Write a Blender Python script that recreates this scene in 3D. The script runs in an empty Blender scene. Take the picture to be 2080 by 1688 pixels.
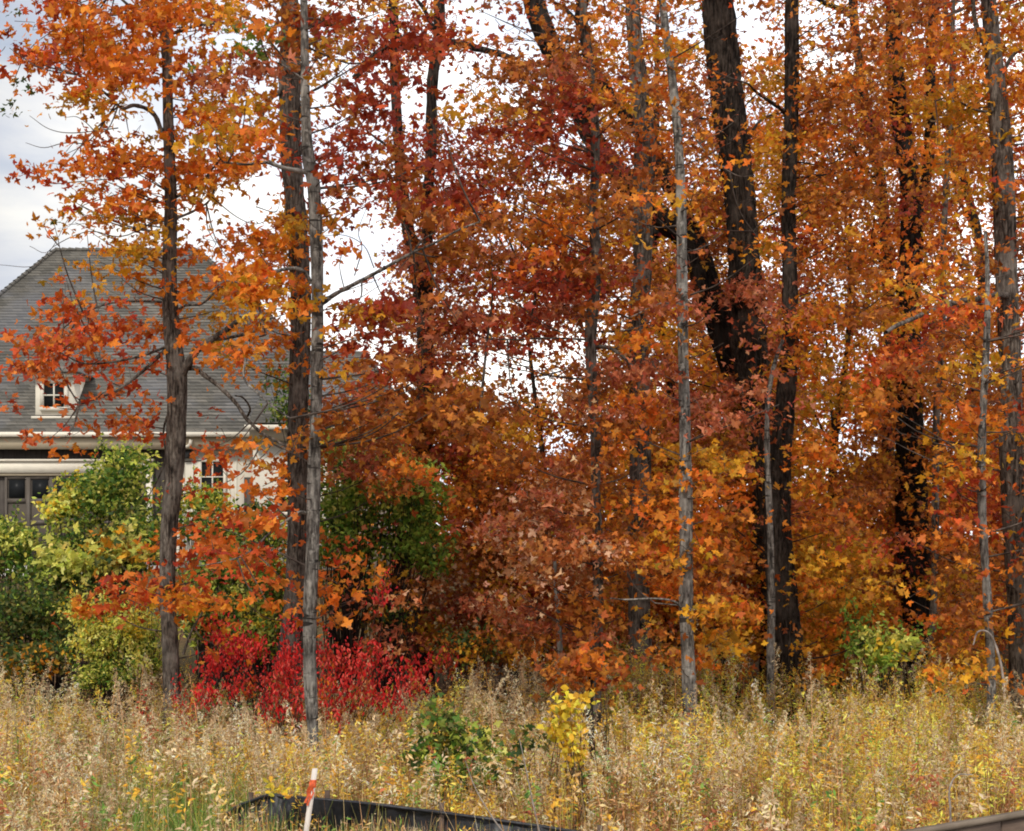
import bpy, math, random
import numpy as np
random.seed(7); rng = np.random.default_rng(7)
S = bpy.context.scene; C = S.collection
PI = math.pi
# ------------------------------------------------------------------ camera
F = 3080.0; CX = 1040.0; HY = 1100.0; CH = 2.3      # focal (px of the 2080 wide photo), horizon row, eye height
cam_d = bpy.data.cameras.new('camera'); cam = bpy.data.objects.new('camera', cam_d); C.objects.link(cam)
cam.location = (0, 0, CH); cam.rotation_euler = (PI/2, 0, 0)
cam_d.sensor_width = 36; cam_d.lens = F/2080*36; cam_d.shift_y = (HY-844)/2080
cam_d.clip_start = 0.1; cam_d.clip_end = 3000
S.camera = cam
# ------------------------------------------------------------------ sky and sun
SUN_EL, SUN_AZ = math.radians(42), math.radians(205)   # azimuth from +Y clockwise: behind the camera, to the left
w = bpy.data.worlds.new('World'); S.world = w; w.use_nodes = True
nt = w.node_tree; nt.nodes.clear()
def N(t, **k):
    n = nt.nodes.new(t)
    for a, v in k.items():
        if a == 'i':
            for q, x in v.items(): n.inputs[q].default_value = x
        else: setattr(n, a, v)
    return n
def L(a, b): nt.links.new(a, b)
sky = N('ShaderNodeTexSky', sky_type='NISHITA', sun_disc=False, sun_elevation=SUN_EL, sun_rotation=SUN_AZ)
tc = N('ShaderNodeTexCoord')
mp = N('ShaderNodeMapping'); mp.inputs['Scale'].default_value = (1.0, 1.0, 3.6); mp.inputs['Rotation'].default_value = (0.05, 0.12, 0)
L(tc.outputs['Generated'], mp.inputs[0])
nz = N('ShaderNodeTexNoise', i={'Scale': 3.2, 'Detail': 7, 'Roughness': 0.55, 'Distortion': 0.3}); L(mp.outputs[0], nz.inputs[0])
cr = N('ShaderNodeValToRGB')
e = cr.color_ramp.elements
e[0].position = 0.30; e[0].color = (0.56, 0.60, 0.70, 1); e[1].position = 0.62; e[1].color = (1.0, 0.98, 0.93, 1)
m = e.new(0.46); m.color = (0.70, 0.73, 0.80, 1)
L(nz.outputs[0], cr.inputs[0])
# the cloud sheet is thinner (brighter) towards the right-hand part of the sky
sp = N('ShaderNodeSeparateXYZ'); L(tc.outputs['Generated'], sp.inputs[0])
mr = N('ShaderNodeMapRange', i={'From Min': -0.34, 'From Max': 0.02, 'To Min': 7.8, 'To Max': 18.5}); L(sp.outputs[0], mr.inputs[0])
vm = N('ShaderNodeVectorMath', operation='SCALE'); L(cr.outputs[0], vm.inputs[0]); L(mr.outputs[0], vm.inputs['Scale'])
nz2 = N('ShaderNodeTexNoise', i={'Scale': 4.2, 'Detail': 5}); L(mp.outputs[0], nz2.inputs[0])
mr2 = N('ShaderNodeMapRange', i={'From Min': 0.52, 'From Max': 0.68, 'To Min': 0.97, 'To Max': 0.45}); L(nz2.outputs[0], mr2.inputs[0])
mx = N('ShaderNodeMix', data_type='RGBA'); L(mr2.outputs[0], mx.inputs[0]); L(sky.outputs[0], mx.inputs[6]); L(vm.outputs[0], mx.inputs[7])
bg = N('ShaderNodeBackground', i={'Strength': 0.1}); L(mx.outputs[2], bg.inputs[0])
wo = N('ShaderNodeOutputWorld'); L(bg.outputs[0], wo.inputs[0])
sd = bpy.data.lights.new('sun', 'SUN'); sd.energy = 2.7; sd.angle = math.radians(8); sd.color = (1.0, 0.94, 0.85)
sun = bpy.data.objects.new('sun', sd); C.objects.link(sun)
sun.rotation_euler = (PI/2-SUN_EL, 0, -SUN_AZ+PI)
sun.location = (-10, -10, 30)
S.view_settings.view_transform = 'Standard'; S.view_settings.look = 'None'
S.view_settings.exposure = 0.22; S.view_settings.gamma = 1.0
S.render.engine = 'CYCLES'; S.cycles.filter_width = 1.9
S.cycles.max_bounces = 5; S.cycles.transparent_max_bounces = 8

# ------------------------------------------------------------------ helpers
def ground_z(x, y):
    t = np.clip((np.asarray(y, float)-19)/16, 0, 1); t = t*t*(3-2*t)
    return 1.6*t + 0.0*np.asarray(x, float)
def P(px, py, Y): return np.array([(px-CX)/F*Y, Y, CH-(py-HY)/F*Y])
def lin(c):
    c = np.asarray(c, float)/255.0
    return np.where(c <= 0.04045, c/12.92, ((c+0.055)/1.055)**2.4)
def empty(name, loc, label, cat, group=None):
    o = bpy.data.objects.new(name, None); C.objects.link(o); o.location = [float(v) for v in loc]; o.empty_display_size = .2
    o['label'] = label; o['category'] = cat
    if group: o['group'] = group
    return o
def tag(o, label=None, cat=None, group=None, kind=None):
    for k, v in (('label', label), ('category', cat), ('group', group), ('kind', kind)):
        if v: o[k] = v
    return o
class MB:
    """collects triangles and quads (numpy) and builds ONE mesh object"""
    def __init__(s): s.v = []; s.f = []; s.c = []; s.n = 0; s.smooth = False
    def add(s, v, f, c=None):
        v = np.asarray(v, float); f = [np.asarray(q) for q in ([f] if isinstance(f, np.ndarray) else f)]
        if c is None: c = np.ones((len(v), 3))*.5
        c = np.asarray(c, float)
        if c.ndim == 1: c = np.tile(c, (len(v), 1))
        s.v.append(v); s.c.append(c)
        for q in f:
            if len(q): s.f.append(q + s.n)
        s.n += len(v)
    def box(s, x0, x1, y0, y1, z0, z1, c=None):
        v = [(x, y, z) for z in (z0, z1) for y in (y0, y1) for x in (x0, x1)]
        s.add(v, np.array([(0,2,3,1),(4,5,7,6),(0,1,5,4),(2,6,7,3),(0,4,6,2),(1,3,7,5)]), c)
    def build(s, name, mat, parent=None, smooth=False, origin=None):
        if parent is not None: origin = np.array(parent.location)
        v = np.concatenate(s.v)
        if origin is not None: v = v - np.asarray(origin, float)
        me = bpy.data.meshes.new(name)
        idx = np.concatenate([q.reshape(-1) for q in s.f]).astype(np.int32)
        tot = np.concatenate([np.full(len(q), q.shape[1]) for q in s.f]).astype(np.int32)
        st = np.concatenate([[0], np.cumsum(tot)[:-1]]).astype(np.int32)
        me.vertices.add(len(v)); me.vertices.foreach_set('co', v.astype(np.float32).ravel())
        me.loops.add(len(idx)); me.loops.foreach_set('vertex_index', idx)
        me.polygons.add(len(tot)); me.polygons.foreach_set('loop_start', st); me.polygons.foreach_set('loop_total', tot)
        if smooth: me.polygons.foreach_set('use_smooth', np.ones(len(tot), bool))
        me.update(calc_edges=True)
        c = np.concatenate(s.c); c4 = np.concatenate([c, np.ones((len(c), 1))], 1)
        a = me.color_attributes.new('tint', 'FLOAT_COLOR', 'POINT'); a.data.foreach_set('color', c4.astype(np.float32).ravel())
        me.materials.append(mat)
        o = bpy.data.objects.new(name, me); C.objects.link(o)
        if parent is not None: o.parent = parent
        elif origin is not None: o.location = [float(q) for q in origin]
        return o
def tube(mb, pts, rad, sides=6, c=None, cap=False, furrow=0, k=9, seed=0):
    pts = np.asarray(pts, float); rad = np.asarray(rad, float); n = len(pts)
    t = np.gradient(pts, axis=0); t /= np.linalg.norm(t, axis=1)[:, None]+1e-9
    ref = np.array([0, 1.0, 0.02]) if abs(t[0][2]) > .5 else np.array([0, 0.1, 1.0])
    u = np.cross(t, ref); u /= np.linalg.norm(u, axis=1)[:, None]+1e-9
    w_ = np.cross(t, u)
    a = np.arange(sides)/sides*2*PI
    R = np.repeat(rad[:, None], sides, 1)
    if furrow:
        h = np.cumsum(np.concatenate([[0], np.linalg.norm(np.diff(pts, axis=0), axis=1)]))[:, None]
        ph = 1.3*np.sin(h*1.7+seed)+.9*np.sin(h*4.3+a[None]*2+seed*2)+.5*np.sin(h*9.1+a[None]*3+seed)
        r = np.abs(np.sin(a[None]*k/2+ph)) ** .6 + .35*np.sin(a[None]*k*1.5+ph*1.7+h*11)
        R = R*(1+furrow*(r-.6)) * (1+.04*np.sin(h*2.3+a[None]+seed))
    else:
        h = np.arange(n)[:, None]
        R = R*(1+.05*np.sin(h*.9+a[None]*2+seed))
    v = pts[:, None] + u[:, None]*np.cos(a)[None, :, None]*R[..., None] + w_[:, None]*np.sin(a)[None, :, None]*R[..., None]
    i = np.arange(n-1)[:, None]*sides; j = np.arange(sides)[None]; j2 = (j+1) % sides
    f = np.stack([i+j, i+j2, i+sides+j2, i+sides+j], -1).reshape(-1, 4)
    mb.add(v.reshape(-1, 3), f, c)
def spline(pts, n):
    pts = np.asarray(pts, float); m = len(pts)
    if m < 3:
        t = np.linspace(0, 1, n)[:, None]; return pts[0]*(1-t)+pts[-1]*t
    p = np.vstack([2*pts[0]-pts[1], pts, 2*pts[-1]-pts[-2]])
    s = np.linspace(0, m-1-1e-6, n); i = s.astype(int); t = (s-i)[:, None]
    a, b, c, d = p[i], p[i+1], p[i+2], p[i+3]
    return .5*(2*b+(c-a)*t+(2*a-5*b+4*c-d)*t*t+(3*b-a-3*c+d)*t**3)
# leaf templates: xy outline around a centre, z = fold / curl; x is the leaf's length
def maple():
    r = [(0,.10),(28,.42),(40,.62),(52,.40),(72,.62),(88,.98),(104,.60)]  # filled by symmetry below
    A = [(-90,.2),(-55,.62),(-30,.42),(-2,.84),(14,1.0),(27,.74),(48,.50),(64,.80),(90,1.1)]
    pts = [(ra, rr) for ra, rr in A] + [(180-ra, rr) for ra, rr in reversed(A[1:-1])]
    v = [(0, 0, 0)]
    for a, r in pts:
        x, y = math.cos(math.radians(a))*r, math.sin(math.radians(a))*r
        v.append((y*.5, x*.5, -.16*r*r + .10*abs(x)))
    n = len(pts); f = [(0, 1+i, 1+(i+1) % n) for i in range(n)]
    return np.array(v), np.array(f)
def oval(wd=.5, fold=.12, curl=.12):
    L_ = [(-.5, 0, 0), (-.2, wd*.42, fold), (.15, wd*.48, fold*.9), (.5, 0, -curl), (.15, -wd*.48, fold*.9), (-.2, -wd*.42, fold), (0, 0, 0)]
    return np.array(L_), np.array([(0,6,1),(6,2,1),(6,3,2),(6,4,3),(6,5,4),(6,0,5)])
def lance(wd=.16):
    return np.array([(-.5,0,0),(0,wd/2,.03),(.5,0,-.1),(0,-wd/2,.03)]), np.array([(0,3,1),(3,2,1)])
def ashape():
    return np.array([(-.5,0,0),(-.1,.3,.05),(.1,.12,.0),(.5,.05,-.1),(.15,-.1,.02),(0,-.34,.06)]), np.array([(0,2,1),(0,4,2),(4,3,2),(0,5,4)])
def maple_far():
    pts = [(-90,.2),(-50,.6),(-25,.45),(12,1.0),(48,.55),(90,1.1),(132,.55),(168,1.0),(205,.45),(230,.6)]
    v = [(0,0,0)]+[(math.sin(math.radians(a))*q*.5, math.cos(math.radians(a))*q*.5, -.16*q*q) for a, q in pts]
    return np.array(v), np.array([(0, 1+i, 1+(i+1) % 10) for i in range(10)])
T_MAPF = maple_far()
T_MAPLE, T_OVAL, T_LANCE, T_BIT = maple(), oval(), lance(), ashape()
T_CURL = (T_MAPLE[0]*np.array([1, .75, 1]) + np.array([0,0,1])*(T_MAPLE[0][:, 1:2]**2)*1.2, T_MAPLE[1])
def put_leaves(mb, pos, nrm, size, col, T=T_MAPLE, head=None):
    """one leaf per position: nrm = leaf normal, head = direction of its length (random when None)"""
    n = len(pos)
    if n == 0: return
    nrm = nrm/(np.linalg.norm(nrm, axis=1)[:, None]+1e-9)
    if head is None: head = rng.normal(size=(n, 3))
    u = head - nrm*np.sum(head*nrm, 1)[:, None]; u /= np.linalg.norm(u, axis=1)[:, None]+1e-9
    w_ = np.cross(nrm, u)
    tv, tf = T; m = len(tv)
    zc = rng.uniform(-1.6, 3.0, n)[:, None, None]
    v = pos[:, None] + (u[:, None]*tv[None, :, 0:1] + w_[:, None]*tv[None, :, 1:2] + nrm[:, None]*tv[None, :, 2:3]*zc)*np.asarray(size)[:, None, None]
    f = (tf[None]+(np.arange(n)*m)[:, None, None]).reshape(-1, tf.shape[1])
    mb.add(v.reshape(-1, 3), f, np.repeat(col, m, 0))

# ------------------------------------------------------------------ materials
def mat(name, build):
    global nt
    m_ = bpy.data.materials.new(name); m_.use_nodes = True; nt = m_.node_tree; nt.nodes.clear()
    out = N('ShaderNodeOutputMaterial'); L(build(), out.inputs[0]); return m_
def bsdf(col=None, rough=.7, spec=.3, bump=None, bs=.3, bd=.01, metal=0):
    b = N('ShaderNodeBsdfPrincipled', i={'Roughness': rough, 'Metallic': metal}); b.inputs['Specular IOR Level'].default_value = spec
    if col is not None:
        if isinstance(col, tuple): b.inputs['Base Color'].default_value = (*col[:3], 1)
        else: L(col, b.inputs['Base Color'])
    if bump is not None:
        q = N('ShaderNodeBump', i={'Strength': bs, 'Distance': bd}); L(bump, q.inputs['Height']); L(q.outputs[0], b.inputs['Normal'])
    return b.outputs[0]
def noise(sc=5, det=4, scale=(1,1,1), dist=0, rough=.5, coord='Object'):
    t = N('ShaderNodeTexCoord'); m_ = N('ShaderNodeMapping'); m_.inputs['Scale'].default_value = scale
    L(t.outputs[coord], m_.inputs[0])
    n = N('ShaderNodeTexNoise', i={'Scale': sc, 'Detail': det, 'Distortion': dist, 'Roughness': rough}); L(m_.outputs[0], n.inputs[0])
    return n.outputs[0]
def ramp(fac, *st):
    r = N('ShaderNodeValToRGB'); L(fac, r.inputs[0]); e = r.color_ramp.elements
    while len(e) < len(st): e.new(.5)
    for q, (p, c) in zip(e, st): q.position = p; q.color = (*c, 1)
    return r.outputs[0]
def mixc(f, a, b, mode='MIX'):
    m_ = N('ShaderNodeMix', data_type='RGBA', blend_type=mode)
    for s_, x in ((0, f), (6, a), (7, b)):
        if isinstance(x, (int, float)): m_.inputs[s_].default_value = x
        elif isinstance(x, tuple): m_.inputs[s_].default_value = (*x, 1)
        else: L(x, m_.inputs[s_])
    return m_.outputs[2]
def leafmat(trans=.5, rough=.55, spec=.25, mott=.35):
    def b():
        a = N('ShaderNodeAttribute', attribute_name='tint')
        c = mixc(mott, a.outputs['Color'], ramp(noise(38, 1), (.3, (.45,.42,.4)), (.65, (1.25,1.2,1.1))), 'MULTIPLY')
        d = N('ShaderNodeBsdfPrincipled', i={'Roughness': rough}); d.inputs['Specular IOR Level'].default_value = spec; L(c, d.inputs['Base Color'])
        t = N('ShaderNodeBsdfTranslucent'); L(c, t.inputs['Color'])
        mx_ = N('ShaderNodeMixShader', i={0: trans}); L(d.outputs[0], mx_.inputs[1]); L(t.outputs[0], mx_.inputs[2]); return mx_.outputs[0]
    return b
M_LEAF = mat('leaf', leafmat(mott=.25)); M_GRASS = mat('dry_herb', leafmat(.38, .7, .15, .3))
def barkmat(base, dark, light, scars=False, furrow=True):
    def b():
        n1 = noise(11, 6, (3.2, 3.2, .5), .5); n2 = noise(48, 6, (1, 1, .35), .3, .65); n3 = noise(3.0, 4)
        c = ramp(n1, (.34, dark), (.52, base), (.70, light))
        c = mixc(.75, c, ramp(n2, (.38, (.30,.28,.27)), (.58, (1.25,1.25,1.22))), 'MULTIPLY')
        c = mixc(ramp(n3, (.52, (0,0,0)), (.68, (.6,.6,.6))), c, tuple(min(1, x*1.25+.01) for x in light))
        h = n2
        if scars:
            n4 = noise(3.1, 3, (1.1, 1.1, 6.5), .5); k = ramp(n4, (.36, (1,1,1)), (.40, (0,0,0)))
            c = mixc(k, c, dark); n5 = noise(16, 3, (1.2,1.2,1.0), .2)
            c = mixc(ramp(n5, (.58, (0,0,0)), (.68, (.55,.55,.55))), c, tuple(x*1.35 for x in light))
        else:
            h = N('ShaderNodeMath', operation='ADD'); L(n1, h.inputs[0]); L(n2, h.inputs[1]); h = h.outputs[0]
        return bsdf(c, .9, .1, h, .9 if not scars else .6, .02)
    return b
M_BARK_GREY = mat('grey_bark', barkmat((.15,.135,.12), (.035,.030,.026), (.27,.25,.22), True))
M_BARK_MID = mat('brown_grey_bark', barkmat((.105,.085,.070), (.022,.017,.014), (.19,.165,.14)))
M_BARK_SHADED = mat('shaded_dark_bark', barkmat((.032,.024,.019), (.008,.006,.005), (.070,.055,.044)))  # bark colour darkened to stand in for backlight and shade on the trunks
M_BARK_DEEP_SHADE = mat('shaded_black_bark', barkmat((.014,.010,.008), (.004,.003,.003), (.030,.023,.018)))  # near-black version: deeper trunk shade put into the bark colour
M_TWIG = mat('twig_bark', lambda: bsdf(ramp(noise(12, 3), (.35, (.035,.025,.02)), (.7, (.13,.10,.08))), .85, .15))
M_TWIG_D = mat('dark_twig_bark', lambda: bsdf(ramp(noise(12, 3), (.35, (.016,.011,.009)), (.7, (.06,.042,.034))), .85, .15))
M_TWIG_P = mat('pale_twig_bark', lambda: bsdf(ramp(noise(12, 3), (.35, (.16,.13,.11)), (.7, (.36,.31,.27))), .85, .15))
M_GROUND = mat('ground_litter', lambda: bsdf(mixc(ramp(noise(.8, 4), (.4,(0,0,0)), (.6,(1,1,1))), ramp(noise(22, 6), (.35, (.035,.020,.012)), (.52, (.10,.055,.028)), (.7, (.22,.13,.06))), ramp(noise(30, 6), (.35, (.03,.028,.014)), (.7, (.14,.11,.045)))), .95, .1, noise(40, 5), .8, .03))

# ------------------------------------------------------------------ ground
xs = np.concatenate([[-900,-300,-120,-60], np.arange(-32, 33, 1.0), [60,120,300,900]])
ys = np.concatenate([[-60,-20,-5], np.arange(0, 62, 1.0), [80,120,200,400,1500]])
gx, gy = np.meshgrid(xs, ys); gz = ground_z(gx, gy) + .05*np.sin(gx*1.3+gy*.7)*np.sin(gy*1.1) * (np.abs(gx) < 33)
mb = MB(); nx = len(xs); ny = len(ys)
i = np.arange(ny-1)[:, None]*nx+np.arange(nx-1)[None]
mb.add(np.stack([gx, gy, gz], -1).reshape(-1, 3), np.stack([i, i+1, i+nx+1, i+nx], -1).reshape(-1, 4))
tag(mb.build('ground', M_GROUND, smooth=True), kind='structure')
M_CONC = mat('driveway_concrete', lambda: bsdf(ramp(noise(6, 6), (.3, (.50,.47,.42)), (.7, (.66,.63,.57))), .85, .2, noise(80,3), .2, .004))
mb = MB(); mb.box(-18.5, -8.6, 33.5, 39.9, 1.0, 1.68); tag(mb.build('driveway', M_CONC), kind='structure')

# ------------------------------------------------------------------ house (front wall plane at Y = 40)
HYW = 40.0
def hx(px, Y=HYW): return (px-CX)/F*Y
def hz(py, Y=HYW): return CH-(py-HY)/F*Y
def shingles():
    t = N('ShaderNodeTexCoord'); s_ = N('ShaderNodeSeparateXYZ'); L(t.outputs['Object'], s_.inputs[0])
    a = N('ShaderNodeMath', operation='ADD'); L(s_.outputs[0], a.inputs[0]); L(s_.outputs[1], a.inputs[1])
    cb = N('ShaderNodeCombineXYZ'); L(a.outputs[0], cb.inputs[0]); L(s_.outputs[2], cb.inputs[1])
    br = N('ShaderNodeTexBrick', i={'Scale': 1.0, 'Mortar Size': .005, 'Mortar Smooth': .4, 'Bias': .1, 'Brick Width': .30, 'Row Height': .092})
    br.offset = .37; br.inputs['Color1'].default_value = (.075,.072,.064,1); br.inputs['Color2'].default_value = (.15,.140,.122,1); br.inputs['Mortar'].default_value = (.058,.055,.050,1)
    L(cb.outputs[0], br.inputs[0])
    c = mixc(.55, br.outputs[0], ramp(noise(14, 5, (.6,.6,3)), (.3, (.55,.56,.60)), (.7, (1.25,1.2,1.12))), 'MULTIPLY')
    c = mixc(ramp(noise(.55, 3), (.50, (0,0,0)), (.66, (.45,.45,.45))), c, (.15,.155,.175))
    return bsdf(c, .9, .15, br.outputs[1], -.35, .008)
M_SHING = mat('shingles', shingles)
def paint(c, v=.10):
    return lambda: bsdf(ramp(noise(5, 5), (.3, tuple(x*(1-v) for x in c)), (.7, c)), .6, .3, noise(60, 2), .08, .002)
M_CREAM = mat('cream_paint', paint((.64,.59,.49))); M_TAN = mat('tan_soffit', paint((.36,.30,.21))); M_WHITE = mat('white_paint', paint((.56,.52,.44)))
def siding():
    wv = N('ShaderNodeTexWave', wave_type='BANDS', bands_direction='X', i={'Scale': 2.2, 'Distortion': .15, 'Detail': 1}); t = N('ShaderNodeTexCoord'); L(t.outputs['Object'], wv.inputs[0])
    return bsdf(mixc(.6, ramp(noise(9, 5, (1,1,.3)), (.3, (.050,.042,.036)), (.7, (.085,.072,.062))), ramp(wv.outputs[1], (.0, (.5,.5,.5)), (.12, (1,1,1))), 'MULTIPLY'), .8, .2, wv.outputs[1], .4, .01)
M_SIDE = mat('dark_siding', siding); M_DOOR = mat('garage_brown', paint((.085,.070,.056), .2))
M_GLASS = mat('dark_glass', lambda: bsdf((.012,.013,.014), .35, .06))
M_BLACKM = mat('black_metal', lambda: bsdf((.02,.02,.02), .4, .5))
GZ = 1.6
house = empty('house', (hx(150), HYW+5, GZ), 'large house with steep grey shingled roof, cream trim and dormer behind the left trees', 'house')
X0, X1 = hx(-300), hx(805); ZE = hz(886)
mb = MB(); mb.box(X0, hx(372), HYW, HYW+12.5, GZ-.5, ZE-.02); mb.build('wall', M_SIDE, house)
mb = MB(); mb.box(hx(372)+.003, hx(528), HYW-.12, HYW+12, GZ-.5, ZE-.02); mb.box(hx(528)+.003, hx(815,39.2), 38.9, HYW+11, GZ-.5, hz(872, 39)-.03)
mb.build('wall', M_WHITE, house)['label'] = 'pale cream painted side wall'
# hipped roof as stepped shingle courses (real saw-tooth), one closed body
def hip_roof(mb, x0, x1, y0, y1, ze, rx0, rx1, ry, zr, n):
    cor = lambda t, s: [np.array([x0+(rx0-x0)*t, y0+(ry-y0)*t, ze+(zr-ze)*t]), np.array([x1+(rx1-x1)*t, y0+(ry-y0)*t, ze+(zr-ze)*t]),
                        np.array([x1+(rx1-x1)*t, y1+(ry-y1)*t, ze+(zr-ze)*t]), np.array([x0+(rx0-x0)*t, y1+(ry-y1)*t, ze+(zr-ze)*t])]
    o = np.array([(-1,-1,0),(1,-1,0),(1,1,0),(-1,1,0)])*.010
    for k in range(n):
        a = cor(k/n, 0); b = cor((k+1)/n, 0)
        v = [a[j]+o[j] for j in range(4)] + [b[j] for j in range(4)] + [a[j]-np.array([0,0,.004]) for j in range(4)]
        f = [(j, (j+1) % 4, 4+(j+1) % 4, 4+j) for j in range(4)] + [(8+j, 8+(j+1) % 4, (j+1) % 4, j) for j in range(4)]
        mb.add(v, np.array(f))
    a = cor(0, 0); mb.add(a, np.array([(3, 2, 1, 0)]))
YR = 46.4
ZR = hz(509, YR); rx0, rx1 = hx(112, YR), hx(402, YR)
mb = MB(); hip_roof(mb, X0-.4, X1, HYW-.45, 53.2, ZE+.06, rx0, rx1, YR, ZR, 62)
roof = mb.build('roof', M_SHING, house)
mb = MB(); hip_roof(mb, hx(505,38.5), hx(842,38.5), 38.4, 47.5, hz(862,38.4)+.04, hx(570,43), hx(744,43), 43, hz(713,43), 28)
mb.build('roof', M_SHING, house)['label'] = 'lower shingled roof of the right wing'
mb = MB()   # ridge and hip caps
for a, b in (((rx0,YR,ZR),(rx1,YR,ZR)), ((X0-.4,HYW-.45,ZE+.06),(rx0,YR,ZR)), ((X1,HYW-.45,ZE+.06),(rx1,YR,ZR))):
    a, b = np.array(a), np.array(b); n = int(np.linalg.norm(b-a)/.2)
    for k in range(n):
        p, q = a+(b-a)*k/n, a+(b-a)*(k+1.05)/n
        tube(mb, [p+[0,0,.035], q+[0,0,.015]], [.075,.06], 6)
mb.build('ridge_cap', M_SHING, house)
mb = MB(); mb.box(X0-.5, X1-2.6, HYW-.60, HYW-.455, ZE-.05, ZE+.07); mb.box(hx(500,38.5), hx(842,38.3), 38.22, 38.39, hz(868,38.3)-.05, hz(868,38.3)+.06)
mb.build('gutter', M_CREAM, house)
mb = MB(); mb.box(X0-.4, hx(528)+.3, HYW-.45, HYW-.13, ZE-.36, ZE-.02); mb.box(hx(512,38.9), hx(838,38.6), 38.5, 38.89, hz(878,38.5)-.20, hz(871,38.5)-.03)
mb.build('soffit', M_TAN, house)
# downspout elbow at the corner, arched lantern
mb = MB(); tube(mb, spline([P(388,893,39.45), P(384,905,39.5), P(366,912,39.8), P(362,935,39.85), P(362,1160,39.85)], 24), [.045]*24, 8); mb.build('downspout', M_CREAM, house, True)
mb = MB(); v = [P(372,931,39.84), P(392,931,39.84)]+[P(382+10*math.cos(a), 921-9*math.sin(a), 39.84) for a in np.linspace(0, PI, 9)]
v = np.array(v); v2 = v-[0,.12,0]; n = len(v)
mb.add(np.vstack([v, v2]), [np.array([list(range(n, 2*n))]), np.array([(j, (j+1) % n, n+(j+1) % n, n+j) for j in range(n)])]); mb.build('lantern', M_BLACKM, house)
# garage: white portal trim, brown panelled door with a row of windows
mb = MB(); zt, zb = hz(938), hz(961)
mb.box(X0+1, hx(311), HYW-.16, HYW-.003, zb, zt); mb.box(X0+1, hx(315), HYW-.22, HYW-.003, zt+.003, zt+.06)
mb.box(hx(299), hx(311), HYW-.15, HYW-.003, GZ, zb-.003); mb.build('garage_trim', M_CREAM, house)
mb = MB(); mb.box(X0+1, hx(299)-.003, HYW-.12, HYW-.003, zb-.075, zb-.003); mb.build('garage_lintel', M_TAN, house)
for a, b in ((-262, -4), (12, 296)):
    mb = MB(); mb.box(hx(a), hx(b), HYW-.05, HYW-.003, GZ+.05, zb-.078)
    n = 6; wdt = (hx(b)-hx(a))/n
    for k in range(n+1): mb.box(max(hx(a), hx(a)+k*wdt-.06), min(hx(b), hx(a)+k*wdt+.06), HYW-.085, HYW-.052, GZ+.06, zb-.10)
    for z in (GZ+.12, GZ+1.15, GZ+1.72, zb-.16):
        for k in range(n): mb.box(hx(a)+k*wdt+.062, hx(a)+(k+1)*wdt-.062, HYW-.083, HYW-.052, z, z+.11)
    d = mb.build('garage_door', M_DOOR, house)
    for k in range(n):
        mb = MB(); mb.box(hx(a)+k*wdt+.10, hx(a)+(k+1)*wdt-.10, HYW-.07, HYW-.0525, GZ+1.85, zb-.18); o = mb.build('window_pane', M_GLASS, None, origin=house.location)
        o.location = (0,0,0); o.parent = d
def window(x0, x1, z0, z1, Y, parent, fr=.09, nx_=2, nz_=2, trim=M_WHITE, nm='window'):
    mb = MB()
    mb.box(x0-fr, x1+fr, Y-.07, Y-.002, z1, z1+fr); mb.box(x0-fr, x1+fr, Y-.09, Y-.002, z0-fr*1.1, z0)
    mb.box(x0-fr, x0, Y-.065, Y-.002, z0+.001, z1-.001); mb.box(x1, x1+fr, Y-.065, Y-.002, z0+.001, z1-.001)
    for k in range(1, nx_): x = x0+(x1-x0)*k/nx_; mb.box(x-.018, x+.018, Y-.045, Y-.015, z0, z1)
    for k in range(1, nz_): z = z0+(z1-z0)*k/nz_; mb.box(x0, x1, Y-.042, Y-.016, z-.018, z+.018)
    f = mb.build(nm, trim, parent)
    g = MB(); g.box(x0, x1, Y-.013, Y-.004, z0, z1); o = g.build('pane', M_GLASS, None, origin=house.location); o.location = (0,0,0); o.parent = f
window(hx(412), hx(456), hz(1030), hz(939), HYW-.12, house, .08, 2, 3)
window(hx(570,38.9), hx(612,38.9), hz(1040,38.9), hz(945,38.9), 38.9, house, .08, 2, 3)
mb = MB(); mb.box(hx(498), hx(524), HYW-.15, HYW-.124, hz(1100), hz(970)); mb.build('shutter', M_SIDE, house)
mb = MB()
for x in (374, 392, 466, 480): mb.box(hx(x), hx(x)+.04, HYW-.14, HYW-.123, GZ, hz(925))
mb.build('wall_batten', M_WHITE, house)
# dormer
DY = 40.12
dx0, dx1, dz0, dz1 = hx(72, DY), hx(149, DY), hz(850, DY), hz(766, DY)
mb = MB(); mb.box(dx0, dx1, DY, DY+2.2, dz0-.3, dz1); mb.box(dx0-.07, dx1+.07, DY-.14, DY-.003, dz0-.02, dz0+.05)
dm = mb.build('dormer', M_CREAM, house)
mb = MB(); c = (dx0+dx1)/2
mb.box(dx0-.12, dx1+.08, DY-.20, DY+1.5, dz1+.003, dz1+.09)
o = mb.build('dormer_cornice', M_CREAM, None, origin=house.location); o.location = (0,0,0); o.parent = dm
mb = MB(); ex = .30; zt = dz1+.092
ring = lambda s, z, yb: [(c-(c-dx0+ex)*s, DY-.32*s-.0+(1-s)*.5, z), (c+(dx1-c+ex*.7)*s, DY-.32*s+(1-s)*.5, z), (c+(dx1-c+ex*.7)*s, DY+3, z), (c-(c-dx0+ex)*s, DY+3, z)]
rs = [ring(1.0, zt, 0), ring(.99, zt+.05, 0), ring(.78, zt+.13, 0), ring(.55, zt+.32, 0), ring(.3, zt+.62, 0), ring(.05, zt+.92, 0)]
v = np.array([q for r in rs for q in r])
f = [(4*k+j, 4*k+(j+1) % 4, 4*k+4+(j+1) % 4, 4*k+4+j) for k in range(5) for j in range(4)]+[(3,2,1,0),(20,21,22,23)]
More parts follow.
